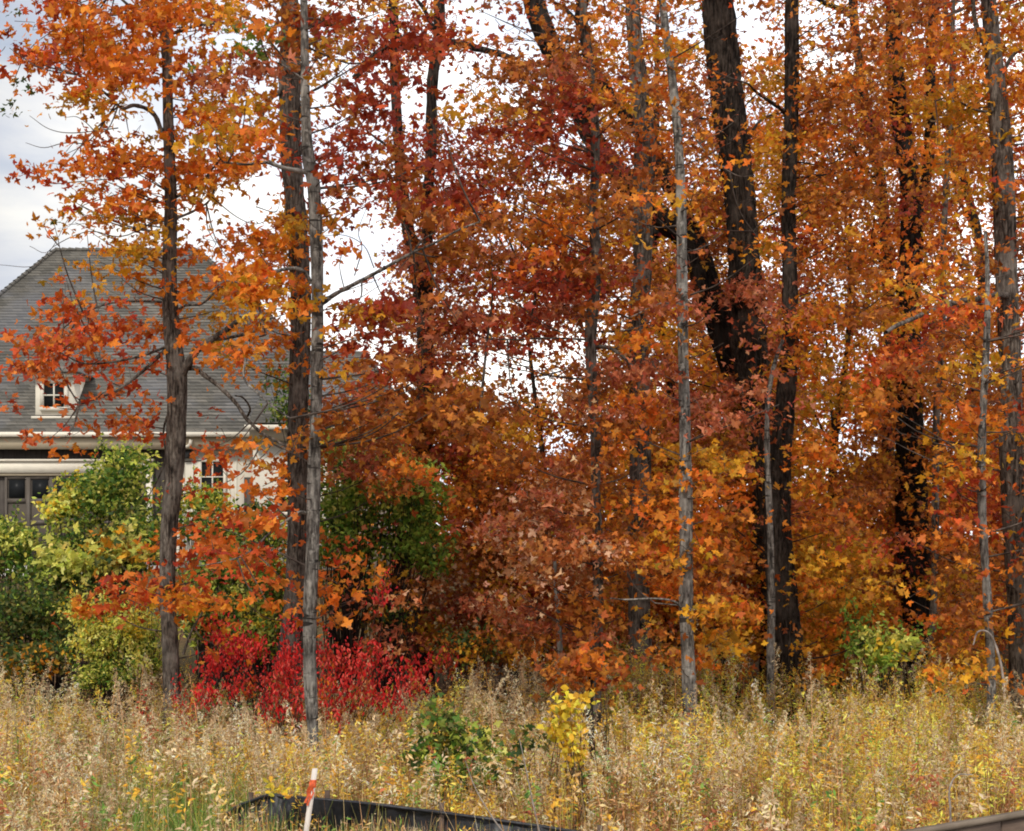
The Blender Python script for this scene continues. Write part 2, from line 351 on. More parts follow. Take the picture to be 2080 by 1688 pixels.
mb.add(v, np.array(f)); o = mb.build('dormer_roof', M_SHING, None, origin=house.location); o.location = (0,0,0); o.parent = dm
mbw = hx(90, DY), hx(131, DY), hz(827, DY), hz(779, DY)
mb = MB(); x0, x1, z0, z1 = mbw; Y = DY
for bx_ in ((x0-.1,x1+.1,Y-.06,Y-.002,z1,z1+.1),(x0-.1,x1+.1,Y-.09,Y-.002,z0-.1,z0),(x0-.1,x0,Y-.055,Y-.002,z0+.001,z1-.001),(x1,x1+.1,Y-.055,Y-.002,z0+.001,z1-.001),
            ((x0+x1)/2-.02,(x0+x1)/2+.02,Y-.045,Y-.015,z0,z1),(x0,x1,Y-.042,Y-.016,(z0+z1)/2-.02,(z0+z1)/2+.02),(x0,x1,Y-.012,Y-.004,z0,z1)):
    if bx_ [2] == Y-.012:
        g = MB(); g.box(*bx_); o = g.build('pane', M_GLASS, None, origin=house.location); o.location = (0,0,0); o.parent = dm
    else: mb.box(*bx_)
o = mb.build('window_frame', M_WHITE, None, origin=house.location); o.location = (0,0,0); o.parent = dm

# ------------------------------------------------------------------ trees
PAL = {  # leaf colours (own pigment unless noted), several per code
 'o': [(216,120,34),(200,102,30),(226,140,48),(190,90,32),(208,126,36)],
 'O': [(168,98,38),(144,78,30),(184,114,46),(160,86,34),(192,124,44),(134,70,30)],
 'r': [(190,78,34),(204,94,36),(166,58,32),(198,108,46),(212,120,50)],
 'd': [(150,56,30),(164,68,34),(132,44,26),(174,84,38),(150,56,38)],
 'p': [(174,92,60),(190,108,74),(152,72,48),(166,90,48),(196,126,90)],
 'y': [(206,146,34),(216,160,44),(190,128,32),(208,130,34),(174,132,40)],
 'b': [(184,112,62),(208,146,96),(164,88,42),(232,184,146),(174,98,46),(196,126,62)],
 'g': [(100,124,44),(80,106,42),(130,138,50),(114,118,50)],
 'Y': [(230,200,60),(242,216,82),(212,172,52),(232,184,60),(196,180,62)],
 'q': [(146,172,66),(122,154,56),(172,188,82),(102,134,50)],  # lime leaves; also a lightened green with sunlight painted into the colour
 'c': [(220,44,44),(232,66,58),(196,34,38),(238,100,86),(160,38,38)],
 'h': [(104,130,46),(80,112,40),(142,156,60),(66,96,36),(186,190,86)],
 'v': [(216,208,98),(192,194,82),(232,222,124),(158,170,74)],
 'k': [(66,88,38),(52,74,34),(92,102,44),(114,106,50)],
}
PAL = {k: lin(v) for k, v in PAL.items()}
BOOST = 1.0
def cols(code, n, jit=.16):
    p = PAL[code]; c = p[rng.integers(0, len(p), n)]
    return np.clip(c*np.exp(rng.normal(0, jit, (n, 1)))*np.exp(rng.normal(0, .06, (n, 3)))*BOOST, .002, .92)
def two(a, b, name, ma, mb_, parent):
    na = sum(len(q) for q in a.f); n0 = a.n
    if b.n: a.v += b.v; a.c += b.c; a.f += [q+n0 for q in b.f]; a.n += b.n
    o = a.build(name, ma, parent); o.data.materials.append(mb_)
    mi = np.zeros(len(o.data.polygons), np.int32); mi[na:] = 1; o.data.polygons.foreach_set('material_index', mi); return o
CLEAR = []   # stretches of trunk that stay free of leaves: (tree key, y0, y1, strength)
GAPS = [(1005,730,55,26,.6),(1135,872,40,44,.7),(1730,880,36,50,.85),(1120,730,40,18,.5),(910,140,50,46,.85),(1512,50,48,50,.8),(990,45,55,30,.6),(740,540,60,55,.85),(500,420,75,50,.75),
  (1060,200,50,24,.7),(1110,345,40,24,.7),(1040,300,34,20,.7),(815,705,26,34,.7),(1700,600,46,26,.7),(1560,420,30,60,.5),(1170,460,26,40,.6),(1975,440,26,50,.7),(2060,250,34,40,.6),(1390,60,34,30,.6),(1660,110,30,40,.5),(1750,720,30,24,.7),
  (1790,1320,72,52,.8),(1900,1280,40,60,.45),(1520,1250,30,50,.3),(850,190,26,40,.8),(1430,20,30,30,.7),(700,150,30,44,.8),(1845,330,18,50,.6),(960,345,60,16,.5),(1260,320,40,30,.5)]
def gap(px, py):
    for a, b, c, d, p in GAPS:
        if ((px-a)/c)**2+((py-b)/d)**2 < 1 and rng.random() < p: return True
    return False
def hides(px, py, Y):
    for k, y0, y1, st in CLEAR:
        if y0 < py < y1:
            t = TR[k]
            if Y < t.Y:
                j = np.interp(py, t.pp[:, 1], t.pp[:, 0]); w_ = np.interp(py, t.pp[:, 1], t.pp[:, 2])/2
                if abs(px-j) < w_+(22 if k in 'eim' else 13) and rng.random() < st: return t
    return None
class Tree:
    def __init__(s, kind, label, Y, pts, bark, front=True, furrow=0, k=9, sides=12, leaf=.085, twig=M_TWIG, lo=False, cat='tree', group=None):
        # pts: (px, py, width px) from top to bottom
        s.kind, s.label, s.Y, s.front, s.leaf, s.cat, s.group = kind, label, Y, front, leaf, cat, group
        s.pp = np.array(pts, float); s.bark = bark; s.furrow, s.k, s.sides = furrow, k, sides; s.twigm = twig
        s.c3 = np.array([P(a, b, Y) for a, b, _ in pts]); s.r3 = s.pp[:, 2]/F*Y/2
        base = s.c3[-1].copy(); gz0 = float(ground_z(base[0], Y))-.15
        if base[2] > gz0+.1:
            s.c3 = np.vstack([s.c3, [base[0]+(s.c3[-1][0]-s.c3[-2][0])*.2, Y, gz0]]); s.r3 = np.append(s.r3, s.r3[-1]*1.18)
        t0, t1 = s.c3[0], s.c3[1]; d = (t0-t1)/max(.2, np.linalg.norm(t0-t1)); s.top = t0[2]
        if not lo:
            ex = 2.6 if front else 2.2
            s.c3 = np.vstack([[t0+d*ex+[0, .1, 0]], [t0+d*ex*.5], s.c3]); s.r3 = np.concatenate([[s.r3[0]*.35, s.r3[0]*.7], s.r3])
        s.leaves = MB(); s.br = MB(); s.limbs = []; s.nl = 0; s.nb = 0; s.forks = []; s.spr = []
        n = max(16, int(np.sum(np.linalg.norm(np.diff(s.c3, axis=0), axis=1))/.06)) if furrow else 70
        s.cl = spline(s.c3, n); s.rl = np.interp(np.linspace(0, 1, n), np.linspace(0, 1, len(s.r3)), s.r3)
        s.rl = s.rl*(1+.04*np.sin(np.linspace(0, 23, n)+Y*7))
        s.cl[:, 0] += .012*np.sin(s.cl[:, 2]*2.1+Y*3)
    def at(s, z):
        k = int(np.argmin(np.abs(s.cl[:, 2]-z))); return s.cl[k], s.rl[k]
    def limb(s, pts, w0, w1, dy=0, sides=7, m='t'):
        """a visible limb or fork: pixel path, start/end width in px, depth drift"""
        n = len(pts); q = [P(a, b, s.Y+dy*(i/(n-1))) for i, (a, b) in enumerate(pts)]
        c = spline(q, n*5); w_ = np.linspace(w0, w1, n*5)/F*s.Y/2*(1+.08*np.sin(np.arange(n*5)*1.9+w0))
        mb = MB(); tube(mb, c, w_, sides); s.limbs.append(mb); s.forks.append(c)
        return c
    def nearest(s, p):
        z = p[2]-.35*min(1.6, abs(p[0]-s.at(p[2])[0][0]))-.05
        a, r = s.at(z); best = (np.linalg.norm(p-a), a, r)
        for c in s.forks:
            d = np.linalg.norm(c-p, axis=1); k = int(np.argmin(d))
            if d[k] < best[0]*.8: best = (d[k], c[k], .008)
        return best
    def spray(s, cen, code, nl, rad, size, T, flat=.42):
        n = rng.poisson(nl)
        if n == 0: return
        off = rng.normal(size=(n, 3))*np.array([rad, rad, rad*flat])*.62
        off[:, 2] -= .25*(off[:, 0]**2+off[:, 1]**2)/max(rad, .05)
        pos = cen+off
        nrm = rng.normal(size=(n, 3))*.62+np.array([0, -.38, .5])
        put_leaves(s.leaves, pos, nrm, size*np.clip(np.exp(rng.normal(-.03, .28, n)), .45, 1.7), cols(code, n, .2), T); s.nl += n
    def tier(s, px, py):
        q = math.sin(py*.062+1.1*math.sin(px*.011+s.Y)+s.Y*3)+.8*math.sin(px*.023+py*.017+s.Y*5)+.6*math.sin(py*.11-px*.019+s.Y)
        return min(1.75, max(.22, 1.0+.62*q))
    def cell(s, px, py, wpx, hpx, code, dens, depth=1.3, k=1.0):
        """foliage of one spot of this crown: a bough out of the trunk, sprays of leaves at its twigs"""
        if dens <= 0: return
        tt, tr_ = s.at(P(px, py, s.Y)[2])
        far = abs(px-(tt[0]/s.Y*F+CX))/F*s.Y
        cy = s.Y + rng.uniform(-1, 1)*min(depth, .35+far*.8) - .12
        cen = P(px, py, cy); area = (wpx/F*cy)*(hpx/F*cy)
        size = s.leaf*(.82 if s.Y < 19.5 else .95)*(1.1 if code in 'or' and s.Y < 15.5 else 1)
        per = size*size*.26*.5
        nl = area/per*dens*.50*k; m_ = 13; ns = max(1, int(round(nl/m_)))
        d, a, r = s.nearest(cen)
        if d > .25 and rng.random() < (.55 if d < 1.3 else .12):
            mid = (a+cen)/2+np.array([rng.normal()*.05*d, rng.normal()*.05*d, -.07*d+rng.normal()*.03*d])
            c = spline([a, mid, cen+[0, 0, -.03]], 8); tube(s.br, c, np.linspace(.005+.005*min(d, 2), .0028, 8), 4); s.nb += 1
        for _ in range(ns):
            sc = P(px+rng.uniform(-.62, .62)*wpx, py+rng.uniform(-.62, .62)*hpx, cy+rng.normal()*.38*depth)
            qx, qy = sc[0]/sc[1]*F+CX, HY-(sc[2]-CH)/sc[1]*F
            if gap(qx, qy): continue
            hid = hides(qx, qy, sc[1])
            if hid is None and 62 < qx < 158 and 752 < qy < 858 and rng.random() < .78: continue
            if hid is not None:
                if hid.Y-s.Y > 2.6 or rng.random() < .3: continue
                sc = P(qx, qy, hid.Y+rng.uniform(.25, .8))
            if rng.random() < .6:
                q = cen+(sc-cen)*rng.uniform(-.2, .3); mid = (q+sc)/2+rng.normal(size=3)*.05
                tube(s.br, spline([q, mid, sc+(sc-q)*.15], 5), np.linspace(.0036, .0016, 5), 3); s.nb += 1
            T = T_CURL if code in 'bp' and rng.random() < .7 else T_MAPLE
            if s.Y >= 19.5: T = T_MAPF
            s.spray(sc, code, m_, rng.uniform(.13, .27)*(s.Y/15), size, T, .27)
    def twig(s, pts, w=3, dy=0):
        n = len(pts); q = [P(a, b, s.Y+dy*(i/(n-1))) for i, (a, b) in enumerate(pts)]; c = spline(q, n*4)
        tube(s.br, c, np.linspace(w, 1.0, n*4)/F*s.Y/2, 4); s.nb += 1
    def finish(s):
        base = s.cl[-1]; e_ = empty(s.kind, (base[0], s.Y, float(ground_z(base[0], s.Y))), s.label, s.cat, s.group)
        mb = MB(); tube(mb, s.cl, s.rl, s.sides if not s.furrow else 40, furrow=s.furrow, k=s.k, seed=s.Y)
        mb.build('trunk', s.bark, e_, True)
        for mb in s.limbs: mb.build('limb', s.bark, e_, True)
        if s.leaves.n or s.br.n: two(s.leaves, s.br, 'crown', M_LEAF, s.twigm, e_)
        return e_
G, MD, DK, BK = M_BARK_GREY, M_BARK_MID, M_BARK_SHADED, M_BARK_DEEP_SHADE
TR = {}
TR['a'] = Tree('maple_tree', 'leftmost maple, forking at roof height, orange and golden leaves in front of the house', 15,
  [(318,-60,16),(338,90,20),(340,260,22),(346,420,25),(346,560,28),(352,680,34),(360,760,42),(357,850,38),(352,950,36),(343,1080,34),(343,1200,32),(348,1330,32)], M_BARK_MID, leaf=.095, sides=16, furrow=.05, k=14)
TR['b'] = Tree('hardwood_tree', 'tall straight trunk with ridged brown bark directly behind a thinner grey trunk', 18,
  [(590,-60,34),(588,60,36),(585,150,40),(592,300,38),(604,440,40),(608,600,38),(608,760,36),(607,920,37),(603,1060,38),(600,1200,42),(594,1340,48)], M_BARK_MID, furrow=.20, k=17, leaf=.10)
TR['c'] = Tree('young_maple', 'slim grey lichened trunk in front of the ridged trunk, white stake near its foot', 12.4,
  [(612,-60,13),(617,60,16),(622,200,19),(628,310,25),(640,380,27),(643,520,24),(642,650,26),(641,800,24),(640,950,25),(638,1100,27),(629,1250,28),(627,1370,29),(634,1500,22),(640,1600,20)], G, sides=16, leaf=.095)
TR['d'] = Tree('forked_tree', 'two dark slender stems joining behind the red leaves left of the middle', 22,
  [(795,-60,16),(803,60,18),(803,200,20),(812,340,22),(832,470,24),(855,600,32),(864,760,34),(862,900,34),(860,1040,34),(862,1250,36)], DK, furrow=.10, k=11, leaf=.10, twig=M_TWIG_D)
TR['e'] = Tree('leaning_tree', 'black trunk leaning left and forking, behind the two grey stems right of the middle', 20,
  [(1070,-50,40),(1100,50,42),(1150,160,40),(1215,300,42),(1330,430,46),(1405,490,50),(1440,600,54),(1478,710,60),(1530,860,58),(1560,1050,56),(1572,1330,54)], BK, furrow=.12, k=13, leaf=.09, twig=M_TWIG_D)
TR['f'] = Tree('young_maple', 'crooked thin grey brown stem at the middle of the photo, bending near roof height', 14,
  [(1180,-60,13),(1186,50,16),(1206,170,17),(1212,300,18),(1205,440,20),(1210,540,20),(1200,640,24),(1199,700,26),(1205,800,20),(1213,900,20),(1212,980,19),(1213,1120,22),(1211,1250,24),(1210,1350,24)], M_BARK_MID, sides=12, leaf=.082)
TR['g'] = Tree('maple_tree', 'mid sized brown grey trunk between the crooked stem and the pale straight stem', 17,
  [(1283,-60,26),(1290,60,30),(1300,180,34),(1308,300,40),(1303,420,42),(1307,540,38),(1296,680,38),(1300,820,42),(1300,960,42),(1297,1100,42),(1299,1230,42),(1300,1350,44)], M_BARK_MID, furrow=.12, k=13, leaf=.085)
TR['h'] = Tree('young_maple', 'pale straight grey stem with dark scars, right of the middle', 13,
  [(1342,-60,13),(1350,50,15),(1365,180,18),(1380,340,20),(1387,480,21),(1388,640,22),(1388,800,23),(1390,950,26),(1394,1100,27),(1397,1250,29),(1401,1400,30)], G, sides=16, leaf=.082)
TR['i'] = Tree('oak_tree', 'thickest furrowed dark trunk, leaning left at its top, right of the pale straight stem', 19,
  [(1448,-60,58),(1462,60,60),(1482,220,58),(1497,360,57),(1508,500,60),(1518,640,66),(1534,780,62),(1550,920,56),(1560,1050,54),(1572,1200,50),(1580,1390,50)], DK, furrow=.24, k=19, leaf=.085, twig=M_TWIG_D)
TR['j'] = Tree('maple_tree', 'dark upright trunk widening into a ridged foot, just right of the thickest trunk', 16.5,
  [(1612,-60,24),(1609,60,26),(1605,220,27),(1603,380,28),(1606,540,28),(1604,680,30),(1594,800,36),(1587,920,42),(1583,1050,50),(1586,1200,56),(1594,1300,60),(1596,1405,66)], DK, furrow=.20, k=19, leaf=.085, twig=M_TWIG_D)
TR['k'] = Tree('sapling_tree', 'very thin grey sapling hugging the left side of the ridged foot trunk', 15.8,
  [(1590,690,7),(1574,740,9),(1562,820,10),(1560,950,12),(1563,1100,14),(1566,1250,16),(1567,1400,17)], G, sides=10, lo=True, leaf=.08)
TR['l'] = Tree('slender_tree', 'slim leaning dark stem in the upper right, left of the black trunk', 24,
  [(1725,-60,16),(1738,60,18),(1760,220,20),(1786,360,22),(1800,480,24),(1806,620,26),(1806,780,26),(1806,930,28),(1830,1280,28)], DK, leaf=.095, twig=M_TWIG_D)
TR['m'] = Tree('oak_tree', 'broad black trunk standing in shade on the right, half hidden by orange leaves', 21,
  [(1812,-60,28),(1815,60,30),(1822,180,34),(1843,330,38),(1852,450,42),(1846,600,44),(1845,760,50),(1848,900,56),(1852,1050,60),(1862,1200,60),(1872,1350,64)], BK, furrow=.14, k=15, leaf=.09, twig=M_TWIG_D)
TR['n'] = Tree('slender_tree', 'thin straight stem in the gap between the black trunk and the pale knotty stem', 20,
  [(1935,80,10),(1930,200,11),(1922,400,12),(1916,560,13),(1910,700,14),(1904,830,15),(1902,950,15),(1898,1100,14),(1895,1300,14)], M_BARK_MID, leaf=.09)
TR['o'] = Tree('young_maple', 'pale thin knotty stem beside the bent straw, second trunk from the right edge', 14,
  [(2000,470,7),(2003,560,9),(2003,700,14),(1999,830,16),(1996,950,17),(1996,1060,18),(2001,1180,17),(2008,1300,18),(2014,1400,18)], G, sides=12, lo=True, leaf=.085)
TR['p'] = Tree('maple_tree', 'rightmost tree, tall grey trunk at the right edge of the photo', 16,
  [(2000,-60,28),(2012,60,32),(2020,150,38),(2034,280,40),(2041,420,42),(2043,560,44),(2049,700,44),(2054,840,44),(2058,980,46),(2063,1120,48),(2070,1260,48),(2076,1400,48)], M_BARK_MID, leaf=.09, furrow=.07, k=15)
TR['q'] = Tree('forked_tree', 'small dark stem forking into a narrow V against the bright gap right of centre', 24,
  [(1728,420,7),(1727,560,9),(1722,680,11),(1712,780,13),(1700,860,16),(1692,960,17),(1690,1080,14),(1686,1280,14)], DK, leaf=.095, twig=M_TWIG_D, lo=True)
TR['s'] = Tree('slender_tree', 'thin wand-like stem rising in the bright gap left of the crooked stem', 21,
  [(1062,560,5),(1076,700,7),(1086,800,8),(1096,880,9),(1104,960,10),(1110,1100,12),(1118,1300,13)], DK, leaf=.085, twig=M_TWIG_D, lo=True)
TR['t'] = Tree('slender_tree', 'dark wavy stem just behind the brown grey trunk, among yellow leaves', 22,
  [(1330,300,14),(1326,440,15),(1335,560,16),(1340,650,17),(1356,730,17),(1364,820,18),(1360,960,18),(1352,1280,20)], DK, leaf=.09, twig=M_TWIG_D)
TR['u'] = Tree('slender_tree', 'dark leaning stem in front of the blue sky patch at the far right', 25,
  [(1935,150,12),(1950,300,15),(1968,400,17),(1986,480,18),(1994,600,18),(1980,760,18),(1955,900,18),(1945,1040,16),(1940,1280,16)], DK, leaf=.1, twig=M_TWIG_D)
TR['v'] = Tree('sapling_tree', 'short grey sapling under the rust coloured boughs, left of the crooked stem', 16.5,
  [(1128,1140,7),(1130,1210,10),(1134,1290,11),(1137,1370,12)], G, sides=8, lo=True, leaf=.08)
a = TR['a']
a.limb([(364,772),(378,745),(400,712),(430,690),(462,668),(490,645)], 20, 9, -.3); a.limb([(430,690),(475,684),(520,672)], 9, 5, -.3)
a.limb([(378,748),(398,748),(412,760),(445,785),(480,820),(500,850),(530,878),(560,895),(592,912)], 11, 5, -.5)
a.limb([(500,850),(508,830),(494,808),(478,804)], 5, 3, -.6)
a.limb([(343,704),(300,745),(255,782),(215,803),(160,822)], 8, 3, -.4); a.limb([(344,702),(290,722),(230,735),(170,738),(120,715)], 6, 2.5, -.6)
a.limb([(346,615),(290,612),(220,617),(160,640)], 5, 2.5, .4); a.limb([(355,645),(372,622),(410,617),(440,590),(470,575),(525,578)], 6, 3, -.4)
a.limb([(332,282),(318,240),(300,222),(272,214),(248,220),(222,196),(190,172),(158,152)], 11, 4, -.4)
a.limb([(338,75),(300,40),(260,10),(230,-20)], 9, 5, .3); a.limb([(345,70),(400,52),(470,45)], 8, 4, -.4)
a.limb([(350,820),(338,850),(332,880),(336,930),(320,975),(300,1010)], 5, 2, .3)
a.limb([(358,400),(400,380),(430,345),(450,320)], 7, 3, -.5); a.limb([(355,445),(400,425),(430,400),(445,340)], 6, 3, .4)
a.limb([(420,1230),(390,1280),(372,1330)], 3, 6, 0)
for tw in ([(330,440),(250,480),(180,470),(110,500),(70,540),(0,538)], [(300,380),(220,400),(150,430),(100,510),(60,500)], [(240,260),(150,270),(100,262),(60,235)],
           [(230,300),(140,290),(90,300),(52,290)], [(260,360),(150,370),(100,372),(70,350)], [(110,60),(60,100),(30,160),(38,170)], [(250,330),(170,245),(130,238)],
           [(120,500),(95,470),(88,450)], [(520,420),(560,430),(570,400)], [(430,400),(480,440),(520,455),(555,440)]): a.twig(tw, 2.6, rng.uniform(-.5,.5))
for (x, y, cd, n) in ((38,20,'k',6),(20,62,'d',8),(35,92,'d',5),(44,160,'k',6),(52,178,'k',6),(18,205,'k',8),(10,225,'k',6),(30,232,'k',5),(118,430,'d',5),(120,445,'k',3),(60,20,'k',4)):
    a.spray(P(x, y, 14.8), cd, n, .07, .06, T_MAPLE)
b_ = TR['b']; b_.limb([(588,60),(640,45),(690,48),(720,38)], 20, 12, -.6); b_.limb([(586,180),(550,200),(525,250),(505,300)], 13, 5, -.5)
b_.limb([(595,140),(560,100),(530,60),(490,20)], 9, 5, .5)
c_ = TR['c']
c_.limb([(634,352),(600,346),(572,340),(540,330),(500,334),(455,330)], 11, 4, -.5); c_.limb([(572,340),(530,318),(480,296),(440,296)], 5, 2.5, -.3)
c_.limb([(650,620),(680,598),(720,577),(760,556),(798,535),(840,512),(880,495),(930,468),(975,450)], 10, 3, -.6, 8); c_.limb([(840,512),(858,488),(885,472)], 5, 2, -.3)
c_.limb([(632,575),(618,552),(595,545),(560,552),(534,572),(525,600),(530,640),(540,680)], 9, 4, -.5); c_.limb([(534,572),(500,578),(460,570),(430,590)], 5, 2.5, -.5)
c_.limb([(530,655),(560,675),(590,682)], 4, 2.5, -.3); c_.limb([(505,640),(505,700),(495,765),(520,795),(560,830),(590,850)], 6, 3, -.6)
c_.limb([(628,1043),(608,1040),(585,1055),(545,1085),(520,1110),(490,1130),(450,1142),(400,1150)], 6, 2, -.5); c_.limb([(640,372),(620,150),(600,130),(580,125)], 3, 3, -.1)
c_.limb([(620,165),(600,150),(570,130),(545,125)], 5, 2.5, -.3)
for tw in ([(720,560),(735,505),(728,470),(745,420)], [(700,590),(690,540),(700,500)], [(760,545),(740,500),(700,478),(650,480)], [(840,512),(800,560),(780,600)]): c_.twig(tw, 2.4, -.3)
d_ = TR['d']; d_.limb([(890,-60),(892,60),(878,170),(876,300),(868,420),(870,560),(864,660)], 24, 22, 0, 12); d_.limb([(890,90),(930,88),(970,98),(1010,108),(1040,120)], 18, 10, -.5)
d_.limb([(885,70),(862,20),(838,-10)], 10, 6, .4); d_.limb([(812,330),(790,300),(750,270)], 8, 4, -.4); d_.limb([(720,160),(780,100),(880,90)],14,18, 0)
e2 = TR['e']; e2.limb([(1200,-60),(1180,20),(1185,60),(1210,150),(1270,230),(1322,290),(1350,360),(1390,430),(1420,510)], 24, 34, .3, 10); e2.limb([(1330,480),(1318,420),(1300,330)], 24, 14, .4)
e2.limb([(1420,520),(1390,420),(1360,380)], 30, 20, -.3); e2.limb([(1190,70),(1160,30),(1120,0)], 12, 6, .3)
f_ = TR['f']; f_.limb([(1208,704),(1235,706),(1262,722),(1290,748),(1325,775)], 9, 4, -.4); f_.limb([(1196,690),(1150,688),(1100,687),(1050,690),(990,688)], 5, 2.5, -.4)
f_.limb([(1206,430),(1170,400),(1120,375),(1080,350)], 4, 2, .4); f_.limb([(1150,680),(1110,660),(1080,640)], 3.5, 1.6, -.3)
h_ = TR['h']; h_.limb([(1388,1240),(1370,1222),(1330,1216),(1270,1218),(1240,1215)], 6, 2.5, -.4); h_.limb([(1385,1230),(1330,1225)], 3, 2, 0)
h_.limb([(1396,640),(1350,615),(1290,640),(1250,660)], 3, 1.6, -.4); h_.limb([(1372,300),(1400,270),(1450,330),(1480,340)], 4, 2, .3); h_.limb([(1352,60),(1300,30),(1250,5)], 5, 2.5, -.3)
i_ = TR['i']; i_.limb([(1500,260),(1460,245),(1420,240)], 9, 4, -.6); i_.limb([(1490,350),(1540,250),(1590,228)], 9, 4, .4)
j_ = TR['j']; j_.limb([(1600,230),(1570,210),(1540,190),(1520,170)], 10, 4, -.4); j_.limb([(1604,420),(1560,440),(1530,470)], 5, 2, -.3); j_.limb([(1578,1145),(1540,1110),(1500,1080),(1480,1060)], 4, 2, -.6)
l_ = TR['l']; l_.limb([(1740,40),(1710,20),(1680,8),(1650,-10)], 14, 9, -.3); l_.limb([(1790,380),(1750,330),(1720,280)], 6, 3, 0)
m_ = TR['m']; m_.limb([(1850,440),(1880,370),(1890,250),(1890,100),(1905,-40)], 24, 20, .3, 10); m_.limb([(1846,620),(1800,560),(1770,480)], 9, 4, -.3)
p_ = TR['p']; p_.limb([(2052,600),(2020,600),(1990,606),(1950,612),(1900,626),(1860,645),(1820,662),(1800,675)], 15, 6, -2.7, 8); p_.limb([(2022,130),(1995,80),(1980,40),(1975,-20)], 12, 8, -.3)
p_.limb([(2030,160),(2060,110),(2100,90)], 10, 5, -.3); p_.limb([(2045,480),(2080,500),(2110,540)], 6, 4, -.3); p_.limb([(2040,225),(1990,225),(1930,200),(1900,205)], 6, 3, -.4)
q_ = TR['q']; q_.limb([(1696,880),(1688,820),(1682,730),(1672,640)], 10, 4, 0); q_.limb([(1690,920),(1660,850),(1630,790),(1615,760)], 6, 3, -.4); q_.limb([(1700,880),(1750,820),(1790,790)],4,2,-.3)
u_ = TR['u']; u_.limb([(1985,480),(1960,430),(1940,380),(1935,300)], 9, 5, .2)

FRONT = [  # colour + density, cells 80 x 60 px from the top left of the photo
"r1 r4 o4 o4 o4 y3 y3 O3 d3 y4 d3 d2 d1 O1 O1 y1 O2 O2 .. O1 O1 O2 O2 O3 O3 o2",
"r2 r4 o4 o4 o3 y2 g3 O3 y3 d4 d4 d3 O1 O1 O2 O3 O3 O2 O2 O1 O2 O2 O3 O3 O3 O2",
".. r3 o4 o3 o3 p3 p3 O2 y2 d4 d3 .. O3 O4 p4 O3 O3 O2 p2 o3 O2 O3 O3 o4 o3 o3",
".. .. y2 y1 o2 y3 y3 y3 .. d3 .. y1 y3 O4 d4 O4 O3 O3 p3 o3 O3 O3 O3 y4 y4 o2",
".. .. r2 o2 o4 o4 o3 r3 d3 d3 d2 d3 d4 d4 d4 O3 O4 O3 p3 y3 O3 O3 O3 O3 y3 y1",
".. r2 r4 r4 o4 o4 o2 r1 d2 d4 d4 d4 O2 d3 d4 d3 O3 o3 O2 y3 O3 O3 O3 o3 O2 y1",
".. y1 r3 r3 o2 y2 .. o1 d2 d3 O3 d4 d3 O3 O4 O3 O3 O3 O2 y3 O3 O3 O3 O3 y3 O1",
".. y1 y2 y3 o2 .. o1 o4 O1 .. O3 p4 O4 O3 O4 O3 y2 p3 O2 y3 O3 O2 O3 O4 y2 O1",
".. .. y1 y3 r2 o3 o4 o4 o1 .. p2 O3 p4 O3 d4 O3 y2 p3 O2 y2 O2 O2 O3 o4 o2 O2",
".. r1 .. y1 o2 o3 o4 o3 .. p1 p3 O3 d3 d3 d4 d3 O3 p4 p4 p4 O2 O2 O3 y4 y3 O2",
".. r2 r1 r2 o2 o2 o2 o2 y2 d4 p4 p3 d3 d3 p4 O1 y3 p4 p4 p4 y3 O3 O3 y4 r3 O2",
"r1 r4 r3 r3 o2 o2 o1 o3 r2 d2 p3 p2 p2 d2 d3 y3 o3 O3 p3 p4 O3 O3 r3 r4 O3 p2",
"r1 r2 r2 r1 .. o1 o1 o2 o1 O2 d4 p2 .. .. O1 p3 p4 O3 p3 p3 y3 O2 r3 O3 y2 O2",
"r2 r3 r2 r2 .. .. .. .. p4 p4 O4 O4 O3 O2 b2 p4 p4 p4 p4 p4 y2 O2 O3 O2 y3 O2",
".. r1 r1 r2 .. r1 o1 .. O4 O4 O4 O4 O4 .. O1 O4 O3 p3 p4 p4 y3 .. O3 O1 y3 O2",
".. .. .. .. .. r1 o2 o3 p4 p4 O4 O4 O4 O2 b4 O3 O3 y3 y3 p3 y4 .. O3 .. y3 O2",
".. .. .. .. r1 r1 o2 o2 .. O2 p3 O4 b4 b4 b4 O3 O3 y3 o3 p3 y4 O3 O3 p2 r3 r2",
".. .. .. .. .. r3 r4 r3 .. .. p1 O4 b4 b4 b4 O3 O4 O3 O4 p3 y4 O3 r3 p3 r3 r3",
".. .. .. .. r2 r3 r3 r2 r1 .. .. b3 b4 b4 b4 b4 O4 O4 O4 O3 y4 y4 r2 p2 .. r1",
".. .. r2 r3 r2 r2 r3 r2 o2 o1 b4 b4 b4 b4 b4 O3 O4 O4 O3 O3 y4 y4 y2 o2 O3 o1",
".. .. r3 r3 o3 o3 o1 .. o2 b3 b4 b4 b4 b4 O4 o2 O2 y4 y4 O3 y4 y4 y3 o3 O4 o2",
".. .. .. .. .. o1 .. .. .. p3 b2 p1 .. O2 p2 O2 p1 y3 y3 O2 y3 O3 y2 o2 O3 y2",
".. .. .. .. .. .. .. .. .. .. .. .. .. .. .. .. .. O2 O2 .. O3 O2 .. o1 y2 y2"]
